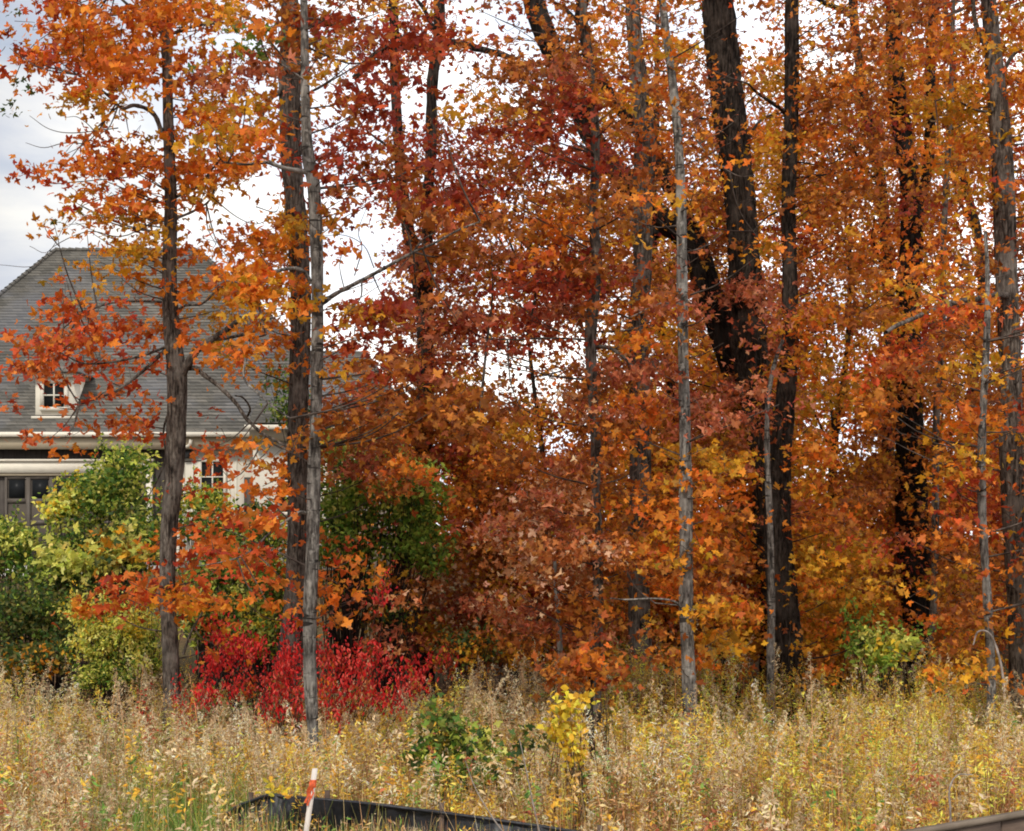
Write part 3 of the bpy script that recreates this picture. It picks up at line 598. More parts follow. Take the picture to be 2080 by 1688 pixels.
CLEAR += [('a',80,1330,.75),('b',150,440,.8),('b',640,1300,.85),('c',-60,1500,.93),('f',450,1000,.7),('f',1040,1140,.6),('g',0,680,.55),('g',860,970,.9),('g',1150,1350,.9),('h',-60,1400,.93),
  ('i',-60,230,.75),('i',230,560,.93),('i',640,1390,.75),('j',-60,580,.92),('j',760,1405,.8),('k',930,1400,.85),('m',120,640,.5),('m',800,1020,.96),('m',1020,1340,.85),('n',700,1000,.85),('o',540,1400,.93),('p',-60,1400,.88),('q',700,1000,.8),('u',400,520,.8),('e',400,760,1.0),('d',560,760,.4),('d',60,300,.5),('s',700,940,.8),('v',1180,1360,.9)]
fl = 'abcdefghijlmpno'
fl_depth_ok = {'a': (-200, 560), 'c': (380, 1000)}
def pick(px, py, code, layer):
    c = []
    for k, t in TR.items():
        if k in 'vk': continue
        isb = t.Y >= 19.5
        z = P(px, py, t.Y)[2]; tt, _ = t.at(z); tx = tt[0]/t.Y*F+CX
        if k == 'o' and py < 520: continue
        d = abs(px-tx)
        reach = {'a': 330, 'b': 230, 'c': 300}.get(k, 240)
        if k == 'c' and px > 670 and py > 850: reach = 50
        if k == 'a' and px > 470 and layer == 'f': reach = 150
        if d > reach: continue
        w_ = math.exp(-d/70)
        if layer == 'f': w_ *= .05 if isb else 1
        else: w_ *= 1 if isb else .05
        if px < 560 and k == 'b': w_ *= .4
        c.append((w_, k))
    if not c: return None
    tot = sum(x for x, _ in c); r = rng.random()*tot
    for x, k in c:
        r -= x
        if r <= 0: return k
    return c[-1][1]
def TIER(px, py):
    q = math.sin(py*.058+1.3*math.sin(px*.009)+px*.002)+.8*math.sin(px*.021+py*.015+1)+.6*math.sin(py*.12-px*.017+2)
    return min(1.6, max(.25, 1.0+.5*q))
KD = [0, .35, .95, 1.6, 2.4]
for ri, row in enumerate(FRONT):
    for ci, tk in enumerate(row.split()):
        if tk[0] == '.': continue
        code, dn = tk[0], KD[int(tk[1])]
        for part in range(3):
            px, py = ci*80+40+rng.uniform(-34, 34), ri*60+30+rng.uniform(-24, 24)
            cd = code
            if px > 1230 and cd == 'O' and rng.random() < .27: cd = 'yo'[rng.integers(0, 2)]
            if px < 560 and py < 560 and cd == 'r' and rng.random() < .5: cd = 'o'
            dm_ = (1.0 if code == 'b' or py > 1000 and px > 800 else TIER(px, py))*(.62 if px < 640 and py > 1000 else 1)
            if rng.random() < .2: cd = {'O':'o','d':'O','p':'O','o':'y','y':'o','r':'o','b':'p','g':'y'}.get(code, code)
            k = pick(px, py, cd, 'f')
            if k: TR[k].cell(px, py, 74, 32, cd, dn*1.06*dm_)
# crown parts above and to the right of the frame
for ri in range(-7, 0):
    for ci in range(-1, 32):
        px, py = ci*80+40+rng.uniform(-40, 40), ri*62+20+rng.uniform(-30, 30)
        k = pick(px, py, 'O', 'f')
        if k: TR[k].cell(px, py, 90, 70, 'Oodyr'[rng.integers(0, 5)], .9)
for ri in range(0, 22):
    for ci in range(26, 30):
        px, py = ci*80+30+rng.uniform(-40, 40), ri*60+20+rng.uniform(-30, 30)
        k = pick(px, py, 'O', 'f')
        if k: TR[k].cell(px, py, 80, 60, 'Ooyr'[rng.integers(0, 4)], 1.0)
BACK = ["0000110111122211","0000101222232211","0000112223333211","0000022333332211","0000023343332211","0000032234333211",
        "0000141244333311","0000344344344422","0000344444444433","0000344444444433","0000034444444433"]
def bd(px, py):
    r = min(max(int(py//120), 0), 10); c = int(px//160)
    return int(BACK[r][c]) if 0 <= c < 16 else (1 if c >= 16 else 0)
for ri in range(-3, 22):
    for ci in range(16, 60):
        px, py = ci*40+20+rng.uniform(-24, 24), ri*60+30+rng.uniform(-34, 34)
        dn = bd(px, py)
        if dn == 0 or (px < 930 and 870 < py < 1240): continue
        cd = 'OOOodyy'[rng.integers(0, 7)]
        if 1540 < px < 1720 and py > 640 or 1230 < px < 1340 and 560 < py < 1250: cd = 'yyyo'[rng.integers(0, 4)]
        if px < 1000 and py < 760: cd = 'dddOO'[rng.integers(0, 5)]
        k = pick(px, py, cd, 'b')
        if k: TR[k].cell(px, py, 60, 52, cd, KD[dn]*(.95*TIER(px*1.3+200, py+70) if py < 760 else 1.7), 2.0)
for t in TR.values(): t.finish()

# far wood behind: a mass nobody could count
mb = MB(); tw = MB()
def far_pts(n, ymin, ymax):
    px = rng.uniform(640, 2700, n); py = rng.uniform(-500, 1330, n); Y = rng.uniform(ymin, ymax, n)
    keep = np.array([(not gap(a, b)) and rng.random() < [0, .10, .34, .62, 1.0][bd(a, b)]*(1 if b > 0 else .5) for a, b in zip(px, py)])
    return px[keep], py[keep], Y[keep]
px, py, Y = far_pts(23000, 29, 52)
cx_ = (px-CX)/F*Y; cz_ = CH-(py-HY)/F*Y
ok = (cz_ > ground_z(0, Y)+.1); cx_, cz_, Y = cx_[ok], cz_[ok], Y[ok]
for code in 'Oydo':
    q = rng.choice(len(Y), int(len(Y)*{'O': .4, 'y': .34, 'd': .12, 'o': .14}[code]), replace=False)
    n = 13; pos = np.repeat(np.stack([cx_, Y, cz_], 1)[q], n, 0)+rng.normal(size=(len(q)*n, 3))*[.34, .4, .16]
    put_leaves(mb, pos, rng.normal(size=(len(pos), 3))*.6+[0,-.4,.45], rng.uniform(.11, .19, len(pos)), cols(code, len(pos), .25), T_BIT)
tag(mb.build('far_wood_foliage', M_LEAF), 'mass of ochre and rust leaves of the deeper wood', 'foliage', kind='stuff')
for _ in range(26):
    Y = rng.uniform(27, 52); px = rng.uniform(1150, 2700); x = (px-CX)/F*Y; z0 = float(ground_z(0, Y))
    lean = rng.normal()*.6; h = rng.uniform(4, 8.5); r = rng.uniform(.04, .15)
    tube(tw, spline([(x, Y, z0-.2), (x+lean*.3, Y, z0+h*.4), (x+lean, Y, z0+h)], 12), np.linspace(r, r*.3, 12), 7)
tag(tw.build('far_wood_stems', DK, smooth=True), 'many dim thin stems of the deeper wood', 'tree stems', kind='stuff')

# ------------------------------------------------------------------ shrubs
def shrub(name, label, cat, blobs, leaf, T, stem=M_TWIG_D, droop=0, per=13, group=None, shoots=0, mat_=None, sd_=.55, sr=.009):
    """blobs: (px, py, rx, ry, Y, depth radius m, colour codes, sprays)"""
    bx = np.mean([P(b[0], b[1], b[4])[0] for b in blobs]); by = np.mean([b[4] for b in blobs])
    e_ = empty(name, (bx, by, float(ground_z(bx, by))), label, cat, group); lf = MB(); st = MB()
    for (px, py, rx, ry, Y, dr, codes, ns) in blobs:
        c0 = P(px, py, Y); RX, RZ = rx*.88/F*Y, ry*.84/F*Y
        foot = np.array([c0[0]+(bx-c0[0])*.4, Y, float(ground_z(c0[0], Y))])
        for q in range(ns):
            d = rng.normal(size=3); d /= np.linalg.norm(d); r = rng.random()**.42*rng.uniform(.75, 1.18)
            cen = c0+d*np.array([RX, dr, RZ])*r
            if cen[2] < foot[2]+.05: continue
            code = codes[rng.integers(0, len(codes))]; n = rng.poisson(per)
            s_ = leaf*1.9
            off = rng.normal(size=(n, 3))*[s_*sd_*1.2, s_*sd_*1.2, s_*sd_*(.8 if not droop else 1.5)]
            nrm = rng.normal(size=(n, 3))*.6+[0, -.45, .5]; head = None
            if droop: nrm = rng.normal(size=(n, 3))*.45+[0, -.9, .15]; head = rng.normal(size=(n, 3))*.35+[0, 0, -1]
            put_leaves(lf, cen+off, nrm, leaf*rng.uniform(.65, 1.3, n), cols(code, n, .2), T, head)
            if q % 3 == 0:
                mid = (foot+cen)/2+[rng.normal()*.08, 0, .1]
                tube(st, spline([foot+rng.normal(size=3)*[.08,.08,0], mid, cen], 6), np.linspace(sr, sr*.35, 6), 4)
        for q in range(shoots):   # upright leafy shoots poking out of the outline
            x = c0+np.array([rng.uniform(-1, 1)*RX, rng.uniform(-.5,.5)*dr, RZ*rng.uniform(.5, .9)]); h = rng.uniform(.12, .34)
            tp = x+[rng.normal()*.08, 0, h]; tube(st, [x-[0,0,.2], tp], [.004, .002], 3)
            t = rng.random((16, 1)); pos = x*(1-t)+tp*t+rng.normal(size=(16, 3))*.025
            put_leaves(lf, pos, rng.normal(size=(16, 3))*.6+[0,-.4,.5], leaf*rng.uniform(.5, 1.0, 16), cols(codes[rng.integers(0, len(codes))], 16), T)
    st.build('stem', stem, e_); lf.build('foliage', mat_ or M_LEAF, e_)
    return e_
shrub('leafy_shrub', 'big green and yellow shrub in front of the brown garage door', 'shrub',
  [(215,1010,95,75,22,.9,'hhhv',150),(128,1022,42,34,21.6,.5,'vvYh',34),(260,950,55,42,22.2,.6,'hhv',60),(160,1110,80,70,21.5,.8,'hhkv',110),(285,1090,60,80,21.5,.8,'hvhk',100),(195,1190,100,60,21,.8,'hkkh',110),(110,1180,45,50,21.3,.5,'hv',40)], .085, T_OVAL, shoots=7)
shrub('grape_vine', 'broad pale yellow leaves of a wild vine in the middle of the big shrub', 'vine',
  [(240,1120,75,50,20.3,.3,'vvyvk',52),(150,1145,55,35,20.4,.3,'vvv',26)], .13, T_MAPLE, per=8)
shrub('leafy_shrub', 'small green and yellow shrub at the left photo edge by the driveway', 'shrub',
  [(14,1085,40,40,21,.5,'hhv',36),(5,1140,56,44,21,.5,'hhk',44),(48,1100,30,18,20.8,.4,'vhv',14),(80,1170,50,30,20.6,.4,'hhk',30)], .085, T_OVAL, shoots=3)
shrub('leafy_shrub', 'green shrub with bright yellow tips under the cream window', 'shrub',
  [(415,1020,58,38,23,.6,'vhhY',66),(430,1080,70,50,22.5,.7,'hhhk',80)], .08, T_OVAL, shoots=4)
shrub('hedge_shrub', 'dark green bush filling the lower left corner of the wood edge', 'shrub',
  [(50,1250,95,75,18.5,.8,'kkkh',150),(150,1270,80,80,18.7,.7,'kkhk',110),(60,1340,110,40,17.8,.6,'kkyk',90),(-90,1270,90,90,18.5,.8,'kkh',90)], .07, T_OVAL, shoots=3)
shrub('leafy_shrub', 'fine leaved yellow bush at the foot of the leftmost maple', 'shrub',
  [(225,1310,80,65,16,.5,'vvvYh',130),(190,1250,60,38,16.1,.4,'vvY',60),(275,1280,50,60,16,.4,'vYv',70),(300,1340,40,50,15.8,.4,'vvh',40),(220,1370,90,30,15.8,.4,'hv',60)], .045, T_OVAL, per=20, shoots=12)
shrub('leafy_shrub', 'green thicket between the leftmost maple and the ridged trunk', 'shrub',
  [(450,1160,80,60,19.5,.8,'hhkh',110),(540,1080,60,70,20,.7,'hhkv',90),(430,1250,75,70,19,.7,'hkkv',110),(540,1200,70,80,19.3,.7,'hhkv',120),(520,1290,70,50,18.6,.5,'hkvY',80)], .075, T_OVAL, shoots=3)
shrub('leafy_shrub', 'tall bright green bush right of the slim lichened trunk', 'shrub',
  [(720,1000,85,100,19.0,.7,'qqhv',150),(700,1100,90,80,18.9,.7,'qhqh',120),(830,1000,80,90,19.0,.7,'qqvh',120),(845,1100,75,85,18.9,.7,'hqhq',110),(710,1200,80,60,21.4,.7,'hkkO',100),(690,900,45,40,22,.5,'hhv',40),(590,830,45,35,22.6,.4,'hhk',26),(570,780,38,14,22.6,.2,'hk',10)], .075, T_OVAL, shoots=5)  # lighter leaf colours make the bush look sunlit under the shading crowns
shrub('undergrowth_shrub', 'murky olive undergrowth below the tan boughs at the middle', 'shrub',
  [(950,1320,90,60,18.5,.7,'kkyO',80),(800,1250,80,50,19,.6,'kkyO',60),(1060,1330,60,45,19,.6,'kOy',36)], .065, T_OVAL)
for lb, b_ in (('ochre undergrowth left of the foot of the thickest trunk', (1480,1300,70,60,20,.7,'yykO',60)), ('ochre undergrowth between the ridged foot trunk and the black trunk', (1700,1330,60,60,19,.7,'yOOy',60)),
               ('yellowish undergrowth around the foot of the thin knotty stem', (1950,1340,80,50,18.5,.6,'yyOk',60)), ('small olive bush between the crooked stem and the mid sized trunk', (1250,1330,40,40,19,.5,'kyh',24))):
    shrub('undergrowth_shrub', lb, 'shrub', [b_], .07, T_OVAL)
shrub('sumac_shrub', 'long band of bright crimson drooping leaves behind the goldenrod, crossed by the slim trunk', 'shrub',
  [(452,1292,30,34,15.5,.4,'ccc',20),(500,1322,44,30,15.4,.6,'ccc',28),(590,1345,46,26,15.5,.6,'ccc',24),(560,1395,46,40,15.0,.6,'ccd',26),(675,1345,46,38,15.3,.6,'cccd',28),(750,1350,52,38,15.2,.6,'cccd',30),(845,1378,44,40,15,.6,'ccc',28),(415,1410,20,40,14.7,.3,'cc',14),(435,1350,36,22,15.2,.3,'cc',13),
   (480,1400,40,26,14.8,.5,'ccr',16),(640,1405,50,24,14.7,.5,'cco',18),(730,1410,60,22,14.6,.5,'ccb',18),(800,1420,50,20,14.6,.4,'ccc',14),(600,1440,60,18,14.2,.4,'cd',12),
   (300,1475,24,30,14.2,.3,'cd',9),(370,1450,18,28,14.1,.3,'cd',8),(680,1455,20,45,14.2,.3,'cd',12),(545,1450,18,40,14.3,.3,'cc',10),(780,1215,20,18,15.8,.2,'c',5),(905,1350,26,16,15,.2,'cd',6),(590,1285,16,20,16,.2,'c',5)], .046, oval(.42), per=13, droop=1, sr=.005, shoots=2)
shrub('light_green_shrub', 'lime green and pale yellow sapling bush in front of the black trunk', 'shrub',
  [(1745,1290,30,34,16.5,.3,'qqh',18),(1790,1320,50,32,15.9,.35,'vvqY',28),(1835,1320,28,30,15.9,.3,'vqv',14),(1770,1345,40,18,15.8,.3,'qv',12)], .075, T_OVAL, per=8, shoots=4)
shrub('oak_sapling', 'low spray of rusty brown leaves on the thin dark sapling in the goldenrod', 'sapling',
  [(1165,1370,34,26,10.9,.2,'OOo',20),(1205,1350,22,30,10.9,.2,'Oo',13),(1245,1390,24,10,10.9,.12,'Od',4)], .075, T_MAPLE, per=8, sr=.004)
shrub('yellow_sapling', 'bunch of clear bright yellow leaves on a twig beside the thin dark sapling', 'sapling',
  [(1155,1440,34,20,10.4,.15,'YY',15),(1150,1490,30,24,10.4,.15,'YYY',17),(1160,1530,38,14,10.4,.15,'YY',12),(1190,1420,12,12,10.4,.1,'Y',3)], .052, oval(.72), per=6, sd_=.45, sr=.0035)
shrub('bramble_bush', 'low green bramble with toothed leaves left of the bright yellow leaves', 'shrub',
  [(900,1475,60,35,11.3,.3,'hhk',24),(880,1530,55,40,11.2,.3,'hhk',26),(960,1500,50,35,11.2,.3,'hkv',18),(900,1590,65,45,11,.3,'hhkv',26),(1000,1560,50,40,11,.3,'hkh',16),(1080,1500,20,20,10.9,.2,'kh',5)], .07, T_MAPLE, per=7, sr=.0045)
shrub('small_herb', 'little yellow-leaved twig at the left end of the black fence', 'plant', [(562,1606,17,10,8.9,.06,'YY',4)], .05, T_OVAL, per=6, sr=.003)
shrub('small_herb', 'yellow leaved wildflower in the right half of the goldenrod, right of the dark sapling', 'plant', [(1315,1485,12,22,11,.08,'YY',5),(1330,1510,16,12,11,.08,'Y',3)], .05, T_OVAL, per=5, sr=.003)
mb = MB(); tube(mb, spline([P(1213,1330,10.9), P(1198,1400,10.9), P(1200,1480,10.9), P(1203,1540,10.9), P(1196,1600,10.9), P(1194,1700,10.9), P(1194,1860,10.9)], 40), np.interp(np.linspace(0,1,40), [0,.1,.3,.5,.6,1], np.array([6,13,14,13,8,10])/F*10.9/2), 9)
e_ = empty('dark_sapling', P(1194,1860,10.9), 'thin dark bare stem rising through the goldenrod beside the bright yellow leaves', 'sapling'); mb.build('stem', DK, e_, True)

# ------------------------------------------------------------------ goldenrod meadow (stuff)
def herb_template(kind):
    """returns leaf arrays: pos, nrm, head, size, part(0 stem leaf,1 plume,2 blade)"""
    pos = []; nr = []; hd = []; sz = []; pt = []
    if kind == 'rod':
        for k in range(44):
            z = rng.uniform(.22, .93); a = rng.uniform(0, 2*PI); o = np.array([math.cos(a), math.sin(a), rng.uniform(-.7, .35)])
            pos.append(np.array([0,0,z])+o*.035); hd.append(o); nr.append([rng.normal()*.4, rng.normal()*.4, .8]); sz.append(rng.uniform(.05, .095)*(1.15-.45*z)); pt.append(0)
        for k in range(66):
            z = rng.uniform(.78, 1.07); a = rng.uniform(0, 2*PI); rr = (1.08-z)*.40*rng.random()**.7
            pos.append([math.cos(a)*rr, math.sin(a)*rr, z-rr*.15]); hd.append(rng.normal(size=3)); nr.append(rng.normal(size=3)); sz.append(rng.uniform(.018, .040)); pt.append(1)
    if kind == 'plume':
        b = rng.uniform(.10, .22)*rng.choice([-1, 1])
        for k in range(34):
            z = rng.uniform(.3, .8); a = rng.uniform(0, 2*PI); o = np.array([math.cos(a), math.sin(a), rng.uniform(-.8, .2)])
            pos.append(np.array([0,0,z])+o*.03); hd.append(o); nr.append([rng.normal()*.4, rng.normal()*.4, .8]); sz.append(rng.uniform(.04, .075)); pt.append(0)
        for k in range(15):           # side branchlets of the seed head, longest at the bottom
            z0 = .74+.30*k/15; ln = .085*(1-(k/15))**.8+.015; a = rng.uniform(0, 2*PI)
            for _ in range(10):
                t = rng.random(); pos.append([math.cos(a)*ln*t+b*max(0, z0-.8)+rng.normal()*.006, math.sin(a)*ln*t+rng.normal()*.006, z0+.03*t-.05*t*t+rng.normal()*.006])
                hd.append(rng.normal(size=3)); nr.append(rng.normal(size=3)); sz.append(rng.uniform(.020, .036)); pt.append(1)
    return [np.array(q, float) for q in (pos, nr, hd, sz, pt)]
MEAD = {'tan': [(204,166,106),(222,188,128),(176,138,86),(232,204,148),(146,108,66)], 'gold': [(236,190,74),(222,168,60),(246,212,100),(200,146,54)], 'lime': [(206,210,84),(172,188,72),(228,222,100),(230,204,80)],
        'brown': [(170,122,80),(192,148,104),(140,98,66),(208,164,122)], 'olive': [(158,162,84),(184,178,100),(132,140,70),(198,188,112)], 'plume': [(216,190,150),(232,212,176),(192,162,124),(220,194,156)], 'green': [(108,146,66),(134,162,76),(88,122,56)],
        'rust': [(166,96,66),(184,112,78),(146,82,58)]}
MEAD = {k: lin(v) for k, v in MEAD.items()}
def mcol(k, n): c = MEAD[k][rng.integers(0, len(MEAD[k]), n)]; return np.clip(c*np.exp(rng.normal(0, .18, (n, 1))), .004, .9)
def clear(X, Y):
    """cut-back strip in front of the black fence and by the stake"""
    px = X/Y*F+CX
    return (px > 480) & (px < 1230) & (Y < 9.1-(px-500)*.0009) & (Y > 7.9)
def plants(n, ymin, ymax, zone, hmin, hmax, name, label):
    T = [herb_template('rod') for _ in range(12)]; T2 = [herb_template('plume') for _ in range(8)]; mbl = MB(); st = []
    Y = rng.uniform(ymin**1.0, ymax, n); X = rng.uniform(-1, 1, n)*(Y*.345+1.4)
    keep = ~clear(X, Y)
    pxx = X/Y*F+CX; keep &= ~((pxx > 255) & (pxx < 520) & (Y < 10.3) & (rng.random(n) < .8)); keep &= rng.random(n) > np.clip(.35-.9*np.array([fld(a_, b_, 5) for a_, b_ in zip(X, Y)])-.5, 0, .8)
    keep &= ~((X > .95) & (Y < 6.6+(X-1.2)*.65)); X, Y = X[keep], Y[keep]; n = len(X)
    H = rng.uniform(hmin, hmax, n)*(1+.18*np.sin(X*1.9)*np.sin(Y*1.3+X)+.10*np.sin(X*5.1+Y*3))*rng.uniform(.85, 1.1, n)*np.where(rng.random(n) < .07, 1.22, 1); g0 = ground_z(X, Y)
    # plume-heavy clusters stand a little taller
    tx = X/Y*F+CX
    H *= np.where((tx > 1095) & (tx < 1225) & (Y < 10.7), .66, 1)*np.where((tx > 820) & (tx < 1060) & (Y < 11.2), .78, 1)
    H *= np.where((tx > 370) & (tx < 910) & (Y > 11.4), .76, 1); H *= np.where((tx > 1220) & (tx < 1500) & (Y > 14.3), 1.25, 1)
    for i in range(n):
        tall = rng.random() < .10+.22*max(0, fld(X[i], Y[i], 4)); p, nr, hd, sz, pt = T2[i % 8] if tall else T[i % 12]
        if tall: H[i] *= rng.uniform(1.0, 1.22)
        a = rng.uniform(0, 2*PI); ca, sa = math.cos(a), math.sin(a); R = np.array([[ca,-sa,0],[sa,ca,0],[0,0,1]])
        ln = rng.normal(size=2)*.13; q = p.copy(); q[:, 2] *= H[i]; q[:, :2] *= 1.0
        q = q@R.T; q[:, 0] += ln[0]*(q[:, 2]/H[i])**2*H[i]; q[:, 1] += ln[1]*(q[:, 2]/H[i])**2*H[i]; q += [X[i], Y[i], g0[i]]
        z = zone(tx[i], Y[i], X[i]); c = mcol(z, len(p)); lo = (p[:, 2] < .55); c[lo] = mcol('brown', lo.sum()) if z != 'lime' else c[lo]
        pl = pt == 1
        if not tall and (z in ('lime', 'green') or fld(X[i], Y[i], 7) < -.25): c[pl] = mcol('gold' if z != 'olive' else 'tan', pl.sum())
        else: c[pl] = mcol('plume', pl.sum())
        if rng.random() < .10: c[~pl] = mcol('green', (~pl).sum())
        c = np.minimum(c*math.exp(rng.normal()*.27), .85)
        st.append((X[i], Y[i], g0[i], ln, H[i]))
        s_ = slice(None)
        buf.append((q, nr@R.T, hd@R.T, sz, c))
    Q = [np.concatenate([b[k] for b in buf]) for k in range(5)]
    put_leaves(mbl, Q[0], Q[1], Q[3], Q[4], lance(.20), Q[2])
    for (x, y, g, ln, h) in st:
        t = np.array([0, .4, .75, 1.0])[:, None]; c = np.hstack([x+ln[0]*h*t**2, y+ln[1]*h*t**2, g+h*t]); 
        tube(mbl, c, [.0035,.003,.0025,.001], 3, mcol('brown', 1)[0]*rng.uniform(.7, 1.6))
    buf.clear(); return mbl
buf = []
def fld(X, Y, a): return (math.sin(X*2.1+a+1.3*math.sin(Y*1.7+a))+math.sin(Y*2.9-X*1.3+a*2)+.7*math.sin(X*4.7+Y*3.1+a*3))/2.7
def zone(px, Y, X):
    if rng.random() < .22: return ['tan','gold','lime','olive','lime','brown','green'][rng.integers(0, 7)]
    q = fld(X, Y, 0); q2 = fld(X, Y, 2.4)
    if px > 1230:
        if Y > 12.8: return 'lime' if q > -.5 else ('green' if q2 > 0 else 'gold')
        if q > .45: return 'brown'
        if q2 > .2: return 'lime'
        if q2 < -.72: return 'rust'
        return 'gold' if q > -.35 else 'tan'
    if Y < 10.5: return 'olive' if q > .4 else ('brown' if q > -.1 else ('green' if q2 > .45 else ('tan' if q > -.6 else 'gold')))
    if px > 380: return 'gold' if q > .25 else ('lime' if q2 > .4 else ('tan' if q > -.3 else ('olive' if q2 > 0 else 'brown')))
    if Y > 13: return 'lime' if q > .3 else ('olive' if q > -.5 else 'plume')
    return 'olive' if q > .05 else ('tan' if q > -.35 else ('brown' if q2 > -.3 else 'gold'))
m1 = plants(3900, 9.3, 17.2, zone, .62, .98, '', ''); m2 = plants(520, 7.6, 9.5, zone, .45, .82, '', '')
tag(m1.build('goldenrod_meadow', M_GRASS), 'dense band of dried goldenrod with fluffy seed heads', 'meadow', kind='stuff')
tag(m2.build('low_weeds', M_GRASS), 'shorter dry weeds along the bottom of the photo', 'weeds', kind='stuff')
# curled dead leaves caught in the weeds and long arching grass blades
mb = MB(); n = 5200; Y = rng.uniform(8, 16.5, n); X = rng.uniform(-1, 1, n)*(Y*.345+1); k_ = ~clear(X, Y); k_ &= ~((X > .95) & (Y < 6.6+(X-1.2)*.65)); X, Y = X[k_], Y[k_]; n = len(X)
pos = np.stack([X, Y, ground_z(X, Y)+rng.uniform(.1, .72, n)], 1); cc = np.where(rng.random((n, 1)) < .5, mcol('plume', n), np.where(rng.random((n, 1)) < .5, cols('b', n), mcol('gold', n)))
put_leaves(mb, pos, rng.normal(size=(n, 3))+[0,-.4,.2], rng.uniform(.018, .042, n), cc, T_BIT)
tag(mb.build('dead_leaves', M_LEAF), 'pale curled dead leaves caught among the weeds', 'dead leaves', kind='stuff')
def blades(n, xf, yr, codes, h, wd=.006, lean=.35):
    mb = MB()
    V = []; Fq = []; Cc = []; off = 0
    for _ in range(n):
        y = rng.uniform(*yr); x = xf(y); hh = rng.uniform(*h); a = rng.uniform(0, 2*PI); l = abs(rng.normal())*lean*hh
        t = np.linspace(0, 1, 5); cx1 = x+math.cos(a)*l*t**2; cy1 = y+math.sin(a)*l*t**2; cz1 = float(ground_z(x, y))+hh*(t-.25*t**3*min(1, l/hh*1.5))
        w_ = wd*(1-t)**.6+.0008; b = rng.uniform(0, PI); ux, uy = math.cos(b), math.sin(b)
        Lf = np.stack([cx1-ux*w_/2, cy1-uy*w_/2, cz1], 1); Rt = np.stack([cx1+ux*w_/2, cy1+uy*w_/2, cz1], 1)
        V.append(np.vstack([Lf, Rt])); Fq.append(np.array([(j, j+5, j+6, j+1) for j in range(4)])+off); off += 10
        Cc.append(np.tile(mcol(codes[rng.integers(0, len(codes))], 1), (10, 1)))
    mb.add(np.vstack(V), np.vstack(Fq), np.vstack(Cc)); return mb
def xin(px0, px1): return lambda y: (rng.uniform(px0, px1)-CX)/F*y
tag(blades(3400, xin(200, 600), (8.0, 11.5), ['green','green','green','olive'], (.45, .85), .008, .6).build('green_grass', M_GRASS), 'tuft of long green grass at lower left by the stake', 'grass', kind='stuff')
tag(blades(7000, xin(-150, 2230), (7.4, 13.0), ['tan','brown','olive','gold','plume'], (.3, .85), .006, .4).build('dry_grass', M_GRASS), 'thin straw coloured grass stalks through the weeds', 'grass', kind='stuff') if False else None
mbd = blades(6500, lambda y: 0, (7.4, 13.0), ['tan','brown','olive','gold','plume'], (.3, .85), .006, .4) if False else None
def drygrass():
    mb = MB(); n = 9800; Y = rng.uniform(7.5, 13.5, n); X = rng.uniform(-1, 1, n)*(Y*.345+1.0)
    k_ = ~((X > .95) & (Y < 6.6+(X-1.2)*.65)); cl_ = clear(X, Y); k_ &= (~cl_) | (rng.random(n) < np.where(X/Y*F+CX > 680, .95, .5)); X, Y, cl_ = X[k_], Y[k_], cl_[k_]; n = len(X)
    it = iter(range(n)); ys = list(Y); xs_ = list(X)
    V = []; Fq = []; Cc = []; off = 0; t = np.linspace(0, 1, 5)
    for i in range(n):
        hh = rng.uniform(.35, .85) if not cl_[i] else rng.uniform(.66, 1.0); a = rng.uniform(0, 2*PI); l = abs(rng.normal())*.3*hh
        cx1 = X[i]+math.cos(a)*l*t**2; cy1 = Y[i]+math.sin(a)*l*t**2; cz1 = hh*(t-.3*t**3*min(1, l/hh*2)); w_ = .0055*(1-t)**.6+.001; b = rng.uniform(0, PI)
        ux, uy = math.cos(b), math.sin(b)
        V.append(np.vstack([np.stack([cx1-ux*w_/2, cy1-uy*w_/2, cz1], 1), np.stack([cx1+ux*w_/2, cy1+uy*w_/2, cz1], 1)]))
        Fq.append(np.array([(j, j+5, j+6, j+1) for j in range(4)])+off); off += 10
        Cc.append(np.tile(mcol(['tan','brown','olive','gold','plume'][rng.integers(0, 5)], 1), (10, 1)))
    mb.add(np.vstack(V), np.vstack(Fq), np.vstack(Cc)); return mb
tag(drygrass().build('dry_grass', M_GRASS), 'thin straw coloured grass stalks through the weeds', 'grass', kind='stuff')
def straw(label, pts, Y, w):
    mb = MB(); c = spline([P(a_, b, Y) for a_, b in pts], 30); tube(mb, c, np.linspace(w, w*.5, 30)/F*Y/2, 6)
    tag(mb.build('bent_stalk', M_TWIG_P, smooth=True, origin=c[0]), label, 'dry stalk')
mb = MB(); n = 420
for _ in range(n):
    Y = rng.uniform(8.4, 13); X = rng.uniform(-1, 1)*(Y*.34+.3)
    if clear(X, Y) or (X > .95 and Y < 6.6+(X-1.2)*.65): continue
    k = int(rng.integers(8, 20)); code = ['gold','gold','tan','green','rust','plume'][rng.integers(0, 6)]; h = rng.uniform(.5, .85)
    a = rng.random(k)*2*PI; hd = np.stack([np.cos(a), np.sin(a), rng.uniform(-.5, .6, k)], 1); pos = np.array([X, Y, h])+hd*.035+np.outer(rng.normal(size=k), [0,0,.05])
    put_leaves(mb, pos, rng.normal(size=(k, 3))*.4+[0,-.4,.7], rng.uniform(.035, .062, k), mcol(code, k), lance(.36), hd)
    tube(mb, [(X, Y, 0), (X, Y, h)], [.003, .002], 3, mcol('brown', 1)[0])
tag(mb.build('broadleaf_weeds', M_GRASS), 'scattered yellow and green broad leaved weeds between the goldenrod', 'weeds', kind='stuff')
mb = MB(); V = []; t = np.linspace(0, 1, 6); vz = MB()
